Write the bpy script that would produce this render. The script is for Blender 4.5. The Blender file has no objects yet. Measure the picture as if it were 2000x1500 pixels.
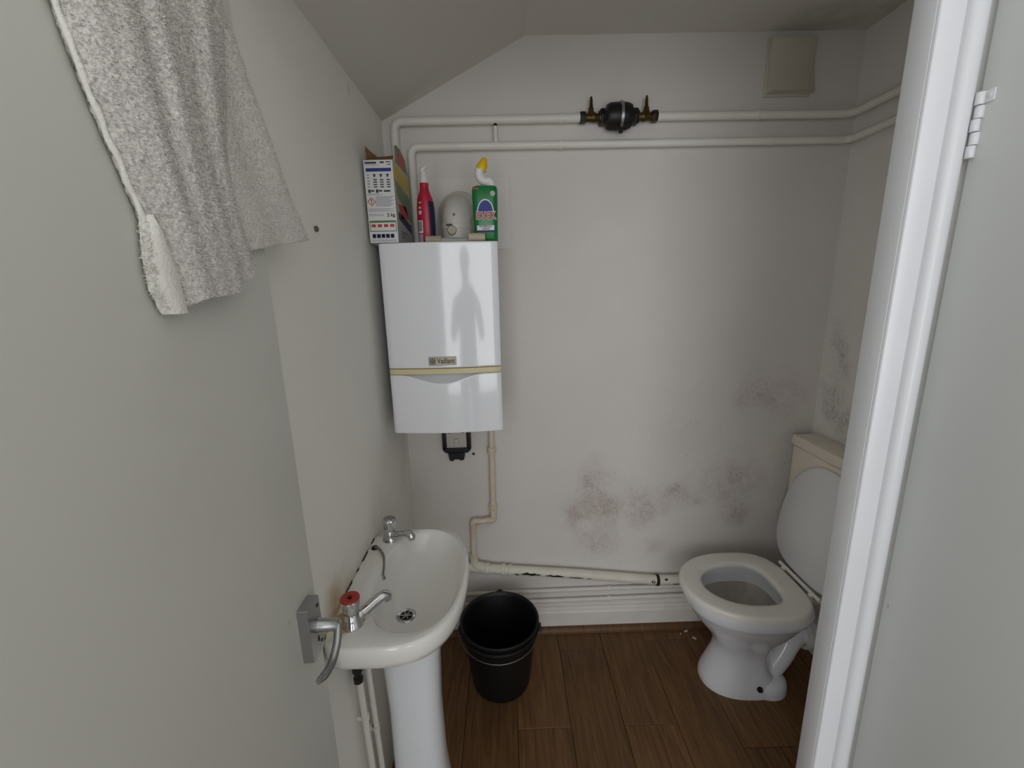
import bpy, bmesh, math, random
from mathutils import Vector, Matrix
R = math.radians
random.seed(7)
S = bpy.context.scene
C = S.collection

# ------------------------------------------------------------------ camera
cam_d = bpy.data.cameras.new('camera'); cam = bpy.data.objects.new('camera', cam_d); C.objects.link(cam)
cam_d.sensor_width = 36; cam_d.lens = 15.035; cam_d.clip_start = 0.02
YAW, PITCH, ROLL = 0.0129033, 0.220882, -0.0250920
fw = Vector((math.sin(YAW)*math.cos(PITCH), math.cos(YAW)*math.cos(PITCH), -math.sin(PITCH)))
rt = Vector((math.cos(YAW), -math.sin(YAW), 0)); up = rt.cross(fw)
r2 = rt*math.cos(ROLL) + up*math.sin(ROLL); u2 = -rt*math.sin(ROLL) + up*math.cos(ROLL)
cam.matrix_world = Matrix(((r2.x, u2.x, -fw.x, 0), (r2.y, u2.y, -fw.y, 0), (r2.z, u2.z, -fw.z, 1.5), (0, 0, 0, 1)))
S.camera = cam
# ------------------------------------------------------------------ sky and daylight
W = bpy.data.worlds.new('sky'); S.world = W; W.use_nodes = True
W.node_tree.nodes['Background'].inputs[0].default_value = (0.80, 0.89, 1.0, 1)
W.node_tree.nodes['Background'].inputs[1].default_value = 1.0
def area(name, loc, rot, sx, sy, power, col):
    l = bpy.data.lights.new(name, 'AREA'); l.shape = 'RECTANGLE'; l.size = sx; l.size_y = sy
    l.energy = power; l.color = col
    o = bpy.data.objects.new(name, l); C.objects.link(o); o.location = loc; o.rotation_euler = rot
    return o
WCX = -.40
# daylight that enters through the hall window behind the camera
area('window_daylight', (WCX, -1.50, 1.32), (R(90), 0, 0), 2.54, 1.66, 39.5, (0.975, 0.985, 1.0))
S.view_settings.view_transform = 'Standard'; S.view_settings.look = 'None'
S.view_settings.gamma = 1.0; S.view_settings.use_curve_mapping = False
S.view_settings.exposure = 0.0

# ------------------------------------------------------------------ materials
def lin(c):
    return tuple(((v/255)/12.92 if v/255 <= 0.04045 else ((v/255+0.055)/1.055)**2.4) for v in c) + (1,)
def mat(name, rgb, rough=0.5, metal=0.0, var=0.0, vscale=6.0, bump=0.0, bscale=60.0, coat=0.0, rgb2=None, spec=0.5):
    m = bpy.data.materials.new(name); m.use_nodes = True
    nt = m.node_tree; b = nt.nodes['Principled BSDF']
    b.inputs['Roughness'].default_value = rough; b.inputs['Metallic'].default_value = metal
    b.inputs['Coat Weight'].default_value = coat; b.inputs['Specular IOR Level'].default_value = spec
    tc = nt.nodes.new('ShaderNodeTexCoord')
    n = nt.nodes.new('ShaderNodeTexNoise'); n.inputs['Scale'].default_value = vscale; n.inputs['Detail'].default_value = 5
    nt.links.new(tc.outputs['Object'], n.inputs['Vector'])
    mx = nt.nodes.new('ShaderNodeMix'); mx.data_type = 'RGBA'
    c = lin(rgb); c2 = lin(rgb2) if rgb2 else tuple(v*(1-var) for v in c[:3]) + (1,)
    mx.inputs[6].default_value = c; mx.inputs[7].default_value = c2
    mr = nt.nodes.new('ShaderNodeMapRange'); mr.inputs[1].default_value = 0.35; mr.inputs[2].default_value = 0.7
    nt.links.new(n.outputs['Fac'], mr.inputs[0]); nt.links.new(mr.outputs[0], mx.inputs[0])
    nt.links.new(mx.outputs[2], b.inputs['Base Color'])
    if bump:
        n2 = nt.nodes.new('ShaderNodeTexNoise'); n2.inputs['Scale'].default_value = bscale; n2.inputs['Detail'].default_value = 4
        nt.links.new(tc.outputs['Object'], n2.inputs['Vector'])
        bp = nt.nodes.new('ShaderNodeBump'); bp.inputs['Strength'].default_value = bump; bp.inputs['Distance'].default_value = 0.004
        nt.links.new(n2.outputs['Fac'], bp.inputs['Height']); nt.links.new(bp.outputs[0], b.inputs['Normal'])
    m['mix'] = mx.name
    return m
def blots(m, spots, rgb, speck=140.0, lo=0.5, hi=0.68, amount=0.8, solid=0.25, warp=0.28):
    """growths, stains and dirt with a shape of their own; spots = (centre, radii, strength) in world coordinates"""
    nt = m.node_tree; N = nt.nodes; L = nt.links
    b = N['Principled BSDF']
    src = b.inputs['Base Color'].links[0].from_socket
    geo = N.new('ShaderNodeNewGeometry')
    wob = N.new('ShaderNodeTexNoise'); wob.inputs['Scale'].default_value = 9; wob.inputs['Detail'].default_value = 6; wob.inputs['Roughness'].default_value = 0.65
    L.new(geo.outputs['Position'], wob.inputs['Vector'])
    wv = N.new('ShaderNodeTexNoise'); wv.inputs['Scale'].default_value = 5.5; wv.inputs['Detail'].default_value = 4
    L.new(geo.outputs['Position'], wv.inputs['Vector'])
    wsb = N.new('ShaderNodeVectorMath'); wsb.operation = 'SUBTRACT'; wsb.inputs[1].default_value = (.5, .5, .5); L.new(wv.outputs['Color'], wsb.inputs[0])
    wsc = N.new('ShaderNodeVectorMath'); wsc.operation = 'SCALE'; wsc.inputs[3].default_value = warp; L.new(wsb.outputs[0], wsc.inputs[0])
    wpos = N.new('ShaderNodeVectorMath'); wpos.operation = 'ADD'; L.new(geo.outputs['Position'], wpos.inputs[0]); L.new(wsc.outputs[0], wpos.inputs[1])
    acc = None
    for c, r, s in spots:
        sub = N.new('ShaderNodeVectorMath'); sub.operation = 'SUBTRACT'; sub.inputs[1].default_value = c
        L.new(wpos.outputs[0], sub.inputs[0])
        mul = N.new('ShaderNodeVectorMath'); mul.operation = 'MULTIPLY'; mul.inputs[1].default_value = [1/v for v in r]
        L.new(sub.outputs[0], mul.inputs[0])
        ln = N.new('ShaderNodeVectorMath'); ln.operation = 'LENGTH'; L.new(mul.outputs[0], ln.inputs[0])
        mr = N.new('ShaderNodeMapRange'); mr.interpolation_type = 'SMOOTHSTEP'
        mr.inputs[1].default_value = 0.0; mr.inputs[2].default_value = 1.0; mr.inputs[3].default_value = s; mr.inputs[4].default_value = 0
        L.new(ln.outputs['Value'], mr.inputs[0])
        if acc is None: acc = mr.outputs[0]
        else:
            a = N.new('ShaderNodeMath'); a.operation = 'MAXIMUM'; L.new(acc, a.inputs[0]); L.new(mr.outputs[0], a.inputs[1]); acc = a.outputs[0]
    wr = N.new('ShaderNodeMapRange'); wr.inputs[1].default_value = 0.30; wr.inputs[2].default_value = 0.74
    L.new(wob.outputs['Fac'], wr.inputs[0])
    w2 = N.new('ShaderNodeMath'); w2.operation = 'MULTIPLY'; L.new(acc, w2.inputs[0]); L.new(wr.outputs[0], w2.inputs[1])
    sp = N.new('ShaderNodeTexNoise'); sp.inputs['Scale'].default_value = speck; sp.inputs['Detail'].default_value = 3; sp.inputs['Roughness'].default_value = 0.7
    L.new(geo.outputs['Position'], sp.inputs['Vector'])
    sr = N.new('ShaderNodeMapRange'); sr.inputs[1].default_value = lo; sr.inputs[2].default_value = hi; sr.inputs[3].default_value = solid
    L.new(sp.outputs['Fac'], sr.inputs[0])
    f = N.new('ShaderNodeMath'); f.operation = 'MULTIPLY'; L.new(w2.outputs[0], f.inputs[0]); L.new(sr.outputs[0], f.inputs[1])
    f2 = N.new('ShaderNodeMath'); f2.operation = 'MULTIPLY'; f2.inputs[1].default_value = amount; f2.use_clamp = True; L.new(f.outputs[0], f2.inputs[0])
    mx = N.new('ShaderNodeMix'); mx.data_type = 'RGBA'; mx.inputs[7].default_value = lin(rgb)
    L.new(f2.outputs[0], mx.inputs[0]); L.new(src, mx.inputs[6]); L.new(mx.outputs[2], b.inputs['Base Color'])
    return m

M = {}
M['wall'] = mat('wall_paint', (238, 234, 229), 0.75, var=0.04, vscale=3, bump=0.12, bscale=90)
M['wall_back'] = mat('wall_back_paint', (231, 225, 219), 0.75, var=0.05, vscale=3, bump=0.12, bscale=90)
DW = 1.645
blots(M['wall_back'], [((.345, DW, .585), (.17, 1, .23), .75), ((.34, DW, .78), (.09, 1, .13), .35), ((.55, DW, .59), (.15, 1, .14), .4),
    ((.72, DW, .62), (.19, 1, .10), .45), ((.95, DW, .69), (.17, 1, .17), .5), ((.97, DW, .55), (.10, 1, .12), .4), ((.40, DW, .42), (.16, 1, .12), .3),
    ((1.06, DW, 1.07), (.17, 1, .16), .35), ((.61, DW, .37), (.05, 1, .09), .5)], (150, 108, 92), speck=30, lo=0.35, hi=0.75, amount=1.0, solid=0.55)
blots(M['wall_back'], [((.345, DW, .62), (.20, 1, .24), .9), ((.55, DW, .60), (.17, 1, .16), .8), ((.74, DW, .63), (.20, 1, .12), .95),
    ((.96, DW, .66), (.20, 1, .22), 1), ((1.05, DW, 1.07), (.19, 1, .18), 1), ((.40, DW, .42), (.2, 1, .2), .55), ((1.18, DW, .8), (.12, 1, .3), .6),
    ((.75, DW, .9), (.5, 1, .3), .25)], (66, 58, 52), speck=120, lo=0.48, hi=0.74, amount=0.85, solid=0.10)
M['wall_right'] = mat('wall_right_paint', (246, 243, 238), 0.75, var=0.04, vscale=3, bump=0.12, bscale=90)
blots(M['wall_right'], [((1.246, 1.57, 1.22), (1, .10, .16), .9), ((1.246, 1.52, 1.03), (1, .12, .13), 1.0)], (60, 55, 48), speck=90, lo=0.4, hi=0.66, amount=1.0, solid=0.3)
M['wall_left'] = mat('wall_left_paint', (248, 246, 238), 0.7, var=0.04, vscale=3, bump=0.1, bscale=90)
blots(M['wall_left'], [((-.405, .835, .80), (1, .09, .10), .9), ((-.405, 1.16, .83), (1, .10, .16), .45), ((-.405, 1.0, .79), (1, .2, .05), .5)], (196, 160, 96), speck=20, lo=0.3, hi=0.7, amount=0.75, solid=0.6)
blots(M['wall_left'], [((-.405, 1.52, .95), (1, .05, .28), .8)], (70, 62, 56), speck=70, lo=0.45, hi=0.7, amount=0.8, solid=0.2)
blots(M['wall_left'], [((-.405, .85, .80), (1, .085, .075), 1.0), ((-.405, .93, .79), (1, .10, .035), .7)], (202, 158, 84), speck=20, lo=0.2, hi=0.6, amount=1.0, solid=0.7, warp=0.05)
blots(M['wall_left'], [((-.405, 1.31, 2.035), (1, .012, .022), 1.0)], (150, 140, 100), speck=20, lo=0.2, hi=0.6, amount=1.0, solid=0.8, warp=0.0)
M['ceiling'] = mat('ceiling_paint', (224, 219, 211), 0.85, var=0.05, vscale=3, bump=0.1, bscale=90)
blots(M['ceiling'], [((1.08, 1.58, 2.32), (.28, .14, 1), .8), ((1.24, 1.5, 2.32), (.12, .3, 1), .6)], (88, 82, 72), speck=25, lo=0.3, hi=0.7, amount=0.7, solid=0.5)
M['hall_wall'] = mat('hall_wall_paint', (244, 242, 238), 0.8, var=0.03)
M['hall_floor'] = mat('hall_carpet', (178, 170, 160), 0.95, var=0.2, vscale=80, bump=0.4, bscale=400)
M['door'] = mat('door_gloss_paint', (217, 216, 208), 0.5, var=0.05, vscale=2.0, bump=0.06, bscale=40)
M['door_grey'] = mat('door_pale_paint', (222, 224, 222), 0.55, var=0.04, vscale=2.0, bump=0.06, bscale=40)
blots(M['door'], [((-.355, .586, .99), (1, .003, .008), 1.0), ((-.355, .45, 1.35), (1, .12, .25), .10)], (90, 86, 78), speck=20, lo=0.2, hi=0.5, amount=1.0, solid=0.7, warp=0.0)
M['gloss'] = mat('white_gloss_woodwork', (222, 223, 226), 0.32, var=0.04, vscale=4, bump=0.05, bscale=30)
blots(M['door_grey'], [((.704, .679, .901), (1, .003, .007), 1.0)], (110, 108, 104), speck=20, lo=0.2, hi=0.5, amount=1.0, solid=0.7, warp=0.0)
M['skirting'] = mat('skirting_paint', (236, 230, 222), 0.55, var=0.08, vscale=12)
M['pipe'] = mat('painted_pipe', (240, 237, 228), 0.45, var=0.06, vscale=14, bump=0.1, bscale=120)
M['pipe_old'] = mat('yellowed_pipe', (238, 228, 212), 0.5, var=0.12, vscale=16, rgb2=(222, 200, 174))
M['waste'] = mat('waste_pipe_paint', (238, 232, 218), 0.5, var=0.1, vscale=14)
M['black_chip'] = mat('bare_black_pipe', (24, 22, 20), 0.6)
M['ceramic'] = mat('white_ceramic', (243, 245, 250), 0.12, var=0.02, vscale=5, coat=0.4)
M['ceramic_w'] = mat('off_white_ceramic', (244, 242, 236), 0.14, var=0.03, vscale=6, coat=0.4)
M['seat'] = mat('seat_plastic', (244, 240, 233), 0.25, var=0.03)
M['lid'] = mat('lid_plastic', (244, 245, 246), 0.3, var=0.02)
M['cistern'] = mat('cistern_plastic', (244, 236, 220), 0.4, var=0.04)
M['bowl_stain'] = mat('bowl_limescale', (206, 200, 190), 0.35, var=0.3, vscale=14)
M['water'] = mat('toilet_water', (150, 146, 136), 0.05)
M['chrome'] = mat('chrome', (205, 206, 208), 0.12, metal=1.0)
M['satin'] = mat('satin_aluminium', (176, 177, 178), 0.34, metal=1.0)
M['dark_metal'] = mat('tarnished_metal', (66, 62, 58), 0.4, metal=0.8, var=0.3, vscale=60)
M['brass'] = mat('old_brass', (96, 78, 42), 0.42, metal=0.8, var=0.4, vscale=60)
M['red'] = mat('red_plastic', (176, 48, 38), 0.35, var=0.1, vscale=40)
M['black'] = mat('black_plastic', (14, 14, 15), 0.45, var=0.3, vscale=20)
M['bucket'] = mat('bucket_plastic', (11, 11, 12), 0.5, var=0.2, vscale=20)
M['wire'] = mat('handle_wire', (120, 122, 124), 0.35, metal=0.9)
M['boiler'] = mat('boiler_enamel', (243, 244, 248), 0.10, var=0.01, coat=0.3)
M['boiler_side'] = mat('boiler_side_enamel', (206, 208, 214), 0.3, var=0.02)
M['beige'] = mat('beige_strip', (224, 212, 170), 0.4, var=0.04)
M['badge'] = mat('badge_plate', (206, 198, 172), 0.4, var=0.05)
M['ink'] = mat('dark_grey_ink', (70, 70, 72), 0.5)
M['recess'] = mat('grip_recess_grey', (196, 199, 203), 0.4)
M['switch'] = mat('switch_plate', (206, 200, 192), 0.4)
M['flue'] = mat('flue_enamel', (214, 211, 203), 0.4, var=0.06, vscale=30)
M['cream'] = mat('aged_cream_plastic', (196, 184, 160), 0.5, var=0.18, vscale=60)
M['vent'] = mat('vent_plastic', (210, 203, 186), 0.5, var=0.05)
M['carton'] = mat('carton_white', (232, 231, 228), 0.55, var=0.02)
M['carton_in'] = mat('carton_brown', (128, 88, 56), 0.8, var=0.15, vscale=30)
M['c_blue'] = mat('print_blue', (38, 54, 138), 0.5); M['c_grey'] = mat('print_grey', (168, 168, 186), 0.6)
M['c_dark'] = mat('print_dark', (58, 58, 74), 0.6); M['c_red'] = mat('print_red', (196, 58, 54), 0.5)
M['c_green'] = mat('print_green', (96, 130, 84), 0.5); M['c_yellow'] = mat('print_yellow', (214, 186, 52), 0.5, var=0.1)
M['c_navy'] = mat('print_navy', (36, 34, 86), 0.5); M['c_leaf'] = mat('print_leaf', (122, 142, 96), 0.5, var=0.25, vscale=40)
M['c_pale'] = mat('print_pale', (186, 186, 182), 0.5, var=0.06); M['white'] = mat('print_white', (236, 236, 236), 0.45)
M['c_pink'] = mat('print_pale_pink', (226, 196, 190), 0.5); M['c_purple'] = mat('print_purple', (112, 48, 132), 0.5)
M['pink'] = mat('crimson_plastic', (186, 30, 62), 0.35, var=0.05); M['navy'] = mat('navy_label', (26, 28, 62), 0.45)
M['green'] = mat('green_plastic', (22, 122, 62), 0.28, var=0.06); M['dgreen'] = mat('pale_green_print', (120, 178, 140), 0.5)
M['yellow'] = mat('yellow_plastic', (238, 196, 24), 0.35); M['wht_plastic'] = mat('white_plastic', (232, 230, 226), 0.32)
M['towel'] = mat('grey_terry', (235, 231, 226), 0.95, var=0.04, vscale=22, bump=0.7, bscale=260, spec=0.1)
M['towel_w'] = mat('white_hem', (240, 238, 230), 0.9, var=0.06, vscale=40, bump=0.4, bscale=300, spec=0.1)
M['flake'] = mat('paint_flake', (220, 214, 204), 0.8)
M['screw'] = mat('grey_screw', (110, 104, 98), 0.45, metal=0.6)
M['rubber'] = mat('black_gap', (10, 9, 8), 0.9)
M['grime'] = mat('dark_sealant', (64, 54, 44), 0.8, var=0.4, vscale=60)
M['rust'] = mat('yellowed_sealant', (206, 176, 120), 0.6, var=0.2, vscale=40)
M['glass'] = mat('chain_metal', (150, 144, 136), 0.4, metal=0.8)
def wood(name, a, b2, rough=0.45):
    m = mat(name, a, rough, rgb2=b2, spec=0.35); nt = m.node_tree; N = nt.nodes; L = nt.links
    b = N['Principled BSDF']; tc = N.new('ShaderNodeTexCoord')
    oi = N.new('ShaderNodeObjectInfo')
    off = N.new('ShaderNodeVectorMath'); off.operation = 'ADD'
    sc = N.new('ShaderNodeVectorMath'); sc.operation = 'SCALE'; sc.inputs[3].default_value = 31.0
    cmb = N.new('ShaderNodeCombineXYZ'); L.new(oi.outputs['Random'], cmb.inputs[0]); L.new(oi.outputs['Random'], cmb.inputs[1])
    L.new(cmb.outputs[0], sc.inputs[0]); L.new(tc.outputs['Object'], off.inputs[0]); L.new(sc.outputs[0], off.inputs[1])
    mp = N.new('ShaderNodeMapping'); mp.inputs['Scale'].default_value = (48, 3.2, 3); L.new(off.outputs[0], mp.inputs[0])
    n = N.new('ShaderNodeTexNoise'); n.inputs['Scale'].default_value = 1.6; n.inputs['Detail'].default_value = 7; n.inputs['Distortion'].default_value = 0.6; n.inputs['Roughness'].default_value = 0.62
    L.new(mp.outputs[0], n.inputs['Vector'])
    mr = N.new('ShaderNodeMapRange'); mr.inputs[1].default_value = 0.32; mr.inputs[2].default_value = 0.70; L.new(n.outputs['Fac'], mr.inputs[0])
    mx = N.new('ShaderNodeMix'); mx.data_type = 'RGBA'; mx.inputs[6].default_value = lin(a); mx.inputs[7].default_value = lin(b2); L.new(mr.outputs[0], mx.inputs[0])
    hs = N.new('ShaderNodeHueSaturation'); L.new(mx.outputs[2], hs.inputs['Color'])
    vr = N.new('ShaderNodeMapRange'); vr.inputs[3].default_value = 0.82; vr.inputs[4].default_value = 1.15; L.new(oi.outputs['Random'], vr.inputs[0]); L.new(vr.outputs[0], hs.inputs['Value'])
    L.new(hs.outputs[0], b.inputs['Base Color'])
    bp = N.new('ShaderNodeBump'); bp.inputs['Strength'].default_value = 0.15; bp.inputs['Distance'].default_value = 0.001
    L.new(n.outputs['Fac'], bp.inputs['Height']); L.new(bp.outputs[0], b.inputs['Normal'])
    return m
M['plank'] = wood('brown_wood_plank', (130, 95, 59), (88, 61, 38))
M['strip'] = wood('brown_edge_strip', (110, 80, 52), (80, 56, 38))

# ------------------------------------------------------------------ mesh helpers
WL = {}
def link(name, bm, m, parent=None, smooth=40, mats=None):
    bmesh.ops.recalc_face_normals(bm, faces=bm.faces[:])
    me = bpy.data.meshes.new(name)
    xs = [v.co for v in bm.verts]
    c = Vector([(min(v[i] for v in xs)+max(v[i] for v in xs))/2 for i in range(3)])
    bmesh.ops.translate(bm, verts=bm.verts[:], vec=-c)
    bm.to_mesh(me); bm.free()
    if smooth:
        me.shade_smooth(); me.set_sharp_from_angle(angle=R(smooth))
    for k in (mats or [m]): me.materials.append(M[k])
    o = bpy.data.objects.new(name, me); C.objects.link(o)
    o.location = c; WL[o] = c.copy()
    if parent is not None:
        o.parent = parent; o.location = c - WL[parent]
    return o
def thing(name, loc, label, cat, group=None):
    o = bpy.data.objects.new(name, None); C.objects.link(o); o.location = loc; o.empty_display_size = 0.05
    WL[o] = Vector(loc); tag(o, label, cat, group); return o
def tag(o, label, cat, group=None):
    o['label'] = label; o['category'] = cat
    if group: o['group'] = group
    return o
def structure(o, label=None):
    o['kind'] = 'structure'
    if label: o['label'] = label
    return o
def B(): return bmesh.new()
def box(bm, x0, x1, y0, y1, z0, z1, bev=0.0, seg=2):
    r = bmesh.ops.create_cube(bm, size=1.0); vs = r['verts']
    for v in vs:
        v.co = Vector((x0 if v.co.x < 0 else x1, y0 if v.co.y < 0 else y1, z0 if v.co.z < 0 else z1))
    if bev:
        es = list({e for v in vs for e in v.link_edges})
        bmesh.ops.bevel(bm, geom=es, offset=bev, segments=seg, profile=0.5, affect='EDGES')
    return bm
def frame_of(d):
    d = d.normalized(); a = Vector((0, 0, 1)) if abs(d.z) < 0.9 else Vector((1, 0, 0))
    u = d.cross(a).normalized(); return u, d.cross(u).normalized()
def fillet(pts, rad, n=6):
    pts = [Vector(p) for p in pts]; out = [pts[0]]
    for i in range(1, len(pts)-1):
        a, b, c = pts[i-1], pts[i], pts[i+1]; d1 = (a-b); d2 = (c-b)
        r = min(rad, d1.length*0.45, d2.length*0.45); p0 = b + d1.normalized()*r; p1 = b + d2.normalized()*r
        for k in range(n+1):
            t = k/n; out.append(p0*(1-t)**2 + b*2*t*(1-t) + p1*t*t)
    out.append(pts[-1]); return out
def tube(bm, pts, r, n=14, cap=True):
    pts = [Vector(p) for p in pts]; rad = r if isinstance(r, (list, tuple)) else [r]*len(pts)
    u = None; rings = []
    for i, p in enumerate(pts):
        d = (pts[min(i+1, len(pts)-1)] - pts[max(i-1, 0)]).normalized()
        if u is None: u, _ = frame_of(d)
        u = (u - d*u.dot(d)).normalized(); w = d.cross(u)
        rings.append([bm.verts.new(p + (u*math.cos(2*math.pi*k/n) + w*math.sin(2*math.pi*k/n))*rad[i]) for k in range(n)])
    for a, b in zip(rings, rings[1:]):
        for k in range(n): bm.faces.new((a[k], a[(k+1) % n], b[(k+1) % n], b[k]))
    if cap: bm.faces.new(rings[0][::-1]); bm.faces.new(rings[-1])
    return bm
def lathe(bm, prof, o, ax=(0, 0, 1), n=28, sx=1.0):
    """prof: (radius, height) along axis ax from origin o"""
    o = Vector(o); ax = Vector(ax).normalized(); u, w = frame_of(ax); rings = []
    for r, h in prof:
        if r < 1e-6: rings.append([bm.verts.new(o+ax*h)])
        else: rings.append([bm.verts.new(o + ax*h + (u*math.cos(2*math.pi*k/n)*sx + w*math.sin(2*math.pi*k/n))*r) for k in range(n)])
    for a, b in zip(rings, rings[1:]):
        for k in range(n):
            k2 = (k+1) % n
            if len(a) == 1 and len(b) == 1: continue
            if len(a) == 1: bm.faces.new((a[0], b[k], b[k2]))
            elif len(b) == 1: bm.faces.new((a[k], a[k2], b[0]))
            else: bm.faces.new((a[k], a[k2], b[k2], b[k]))
    return bm
def loft(bm, rings, cap0=True, cap1=True, closed=True):
    vr = [[bm.verts.new(p) for p in r] for r in rings]; n = len(vr[0])
    for a, b in zip(vr, vr[1:]):
        for k in range(n if closed else n-1):
            bm.faces.new((a[k], a[(k+1) % n], b[(k+1) % n], b[k]))
    if cap0: bm.faces.new(vr[0][::-1])
    if cap1: bm.faces.new(vr[-1])
    return bm
def prism(bm, poly, axis, a, b):
    """extrude a 2D polygon along axis 0/1/2 from a to b; the other two coordinates in order"""
    def mk(p, t):
        q = list(p); q.insert(axis, t); return Vector(q)
    lo = [bm.verts.new(mk(p, a)) for p in poly]; hi = [bm.verts.new(mk(p, b)) for p in poly]; n = len(poly)
    for k in range(n): bm.faces.new((lo[k], lo[(k+1) % n], hi[(k+1) % n], hi[k]))
    bm.faces.new(lo[::-1]); bm.faces.new(hi)
    return bm
def text(name, body, size, loc, m, parent, rot=(R(90), 0, 0), ex=0.0004, sx=1.0, bold=0.0):
    cu = bpy.data.curves.new(name, 'FONT'); cu.body = body; cu.size = size; cu.extrude = ex; cu.align_x = 'CENTER'; cu.align_y = 'CENTER'; cu.offset = bold
    t = bpy.data.objects.new(name, cu); C.objects.link(t)
    dg = bpy.context.evaluated_depsgraph_get(); me = bpy.data.meshes.new_from_object(t.evaluated_get(dg))
    bpy.data.objects.remove(t); bpy.data.curves.remove(cu)
    bm = B(); bm.from_mesh(me); bpy.data.meshes.remove(me)
    mtx = Matrix.Translation(Vector(loc)) @ Matrix.Rotation(rot[2], 4, 'Z') @ Matrix.Rotation(rot[1], 4, 'Y') @ Matrix.Rotation(rot[0], 4, 'X') @ Matrix.Diagonal((sx, 1, 1, 1))
    bmesh.ops.transform(bm, matrix=mtx, verts=bm.verts[:])
    return link(name, bm, m, parent, smooth=0)

XL, XR, YB, ZC = -.405, 1.246, 1.645, 2.32
# ------------------------------------------------------------------ the room
structure(link('wall_back', box(B(), XL-.1, XR+.1, YB, YB+.1, -.02, ZC+.1), 'wall_back', smooth=0))
structure(link('wall_left', box(B(), XL-.1, XL, -.22, YB, -.02, 2.5), 'wall_left', smooth=0))
structure(link('wall_right', box(B(), XR, XR+.1, .7445, YB, -.02, ZC+.1), 'wall_right', smooth=0))
zs = 2.071
bm = prism(B(), [(XL, zs), (.093, ZC), (XR, ZC), (XR, ZC+.08), (XL, ZC+.08)], 1, .7445, YB)
structure(link('ceiling', bm, 'ceiling', smooth=0))
fl = structure(link('floor', box(B(), -2.1, 1.7, -1.72, YB, -.06, -.008), 'rubber', smooth=0))
hf = structure(link('floor_hall', box(B(), -2.0, 1.6, -1.62, .70, -.008, 0), 'hall_floor', smooth=0))
joints = {-3: [1.33], -2: [.98], -1: [1.45], 0: [1.19], 1: [.86, 1.52], 2: [1.19], 3: [.92, 1.55], 4: [1.10], 5: [1.36], 6: [1.0], 7: [1.4]}
for k, js in joints.items():
    x0 = max(XL, .006+.186*k); x1 = min(XR, .006+.186*(k+1))
    if x1-x0 < .02: continue
    ys = [.70] + js + [1.622]
    for a, b in zip(ys, ys[1:]):
        p = link('plank', box(B(), x0+.0007, x1-.0007, a+.0007, b-.0007, -.008, 0, .0012, 1), 'plank', fl, smooth=0)
bb = structure(link('baseboard_back', prism(B(), [(YB, 0), (1.622, 0), (1.622, .088), (1.627, .096), (1.634, .10), (1.636, .108), (YB, .110)], 0, XL, XR), 'skirting', smooth=25))
prof = [(1.622, 0.0)] + [(1.622-.022*math.cos(t*math.pi/12), .024*math.sin(t*math.pi/12)) for t in range(0, 7)]
structure(link('trim_1', prism(B(), prof, 0, XL, XR), 'strip', smooth=30))
structure(link('baseboard_right', prism(B(), [(XR, 0), (XR-.022, 0), (XR-.022, .09), (XR-.01, .108), (XR, .110)], 1, .7445, 1.62), 'skirting', smooth=25))
# hall behind the camera, with the wide window the daylight comes through
HX0, HX1, HY = -2.0, 1.6, -1.62
structure(link('wall_front', box(B(), .70, HX1, .703, .7445, 0, 2.5), 'hall_wall', smooth=0))
structure(link('wall_lintel', box(B(), XL, .70, .703, .7445, 2.03, 2.5), 'hall_wall', smooth=0))
structure(link('ceiling_hall', box(B(), HX0-.1, HX1+.1, HY-.1, .7445, 2.5, 2.58), 'hall_wall', smooth=0))
structure(link('wall_hall_right', box(B(), HX1, HX1+.1, HY, .7445, 0, 2.5), 'hall_wall', smooth=0))
structure(link('wall_hall_left', box(B(), HX0-.1, HX0, HY, -.12, 0, 2.5), 'hall_wall', smooth=0))
structure(link('wall_hall_return', box(B(), HX0, XL-.1, -.22, -.12, 0, 2.5), 'hall_wall', smooth=0))
wa, wb, wc, wd = WCX-1.30, WCX+1.30, .46, 2.18
bm = B()
box(bm, HX0, wa, HY-.1, HY, 0, 2.5); box(bm, wb, HX1, HY-.1, HY, 0, 2.5)
box(bm, wa, wb, HY-.1, HY, 0, wc); box(bm, wa, wb, HY-.1, HY, wd, 2.5)
structure(link('wall_hall_window_side', bm, 'hall_wall', smooth=0))
w1 = thing('window_1', (WCX, HY-.05, wc), 'wide white framed hall window', 'window'); structure(w1); del w1['category']
bm = B()
for a in ((wa, wa+.05, wc, wd), (wb-.05, wb, wc, wd), (wa, wb, wc, wc+.05), (wa, wb, wd-.05, wd), (WCX-.025, WCX+.025, wc, wd)): box(bm, a[0], a[1], HY-.09, HY-.01, a[2], a[3], .004)
link('window_frame', bm, 'gloss', w1)
link('window_sill', box(B(), wa-.04, wb+.04, HY, HY+.06, wc-.03, wc, .006), 'gloss', w1)

# left door leaf, standing open along the left wall
d1 = thing('door_1', (-.375, .29, 0), 'white painted door leaf standing open along the left wall', 'door'); structure(d1); del d1['category']
link('door_leaf', box(B(), -.399, -.355, -.10, .675, .008, 1.99, .002, 2), 'door', d1)
hd = link('handle_plate', prism(B(), [(.607, .891), (.609, .889), (.648, .889), (.650, .891), (.650, .989), (.648, .991), (.609, .991), (.607, .989)], 0, -.357, -.337), 'satin', d1, smooth=30)
link('lever_neck', lathe(B(), [(.0, 0), (.0125, 0), (.0125, .004), (.0108, .006), (.0104, .038), (.0, .038)], (-.337, .632, .944), (1, 0, 0), 20), 'satin', hd)
lv = fillet([(-.3075, .640, .944), (-.300, .630, .943), (-.297, .614, .926), (-.297, .590, .911), (-.300, .566, .909), (-.304, .551, .913)], .016)
bm = tube(B(), lv, [.0065]+[.0076]*4 + [.0066]*(len(lv)-7) + [.0058, .005], 14)
link('lever', bm, 'satin', hd)
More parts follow.
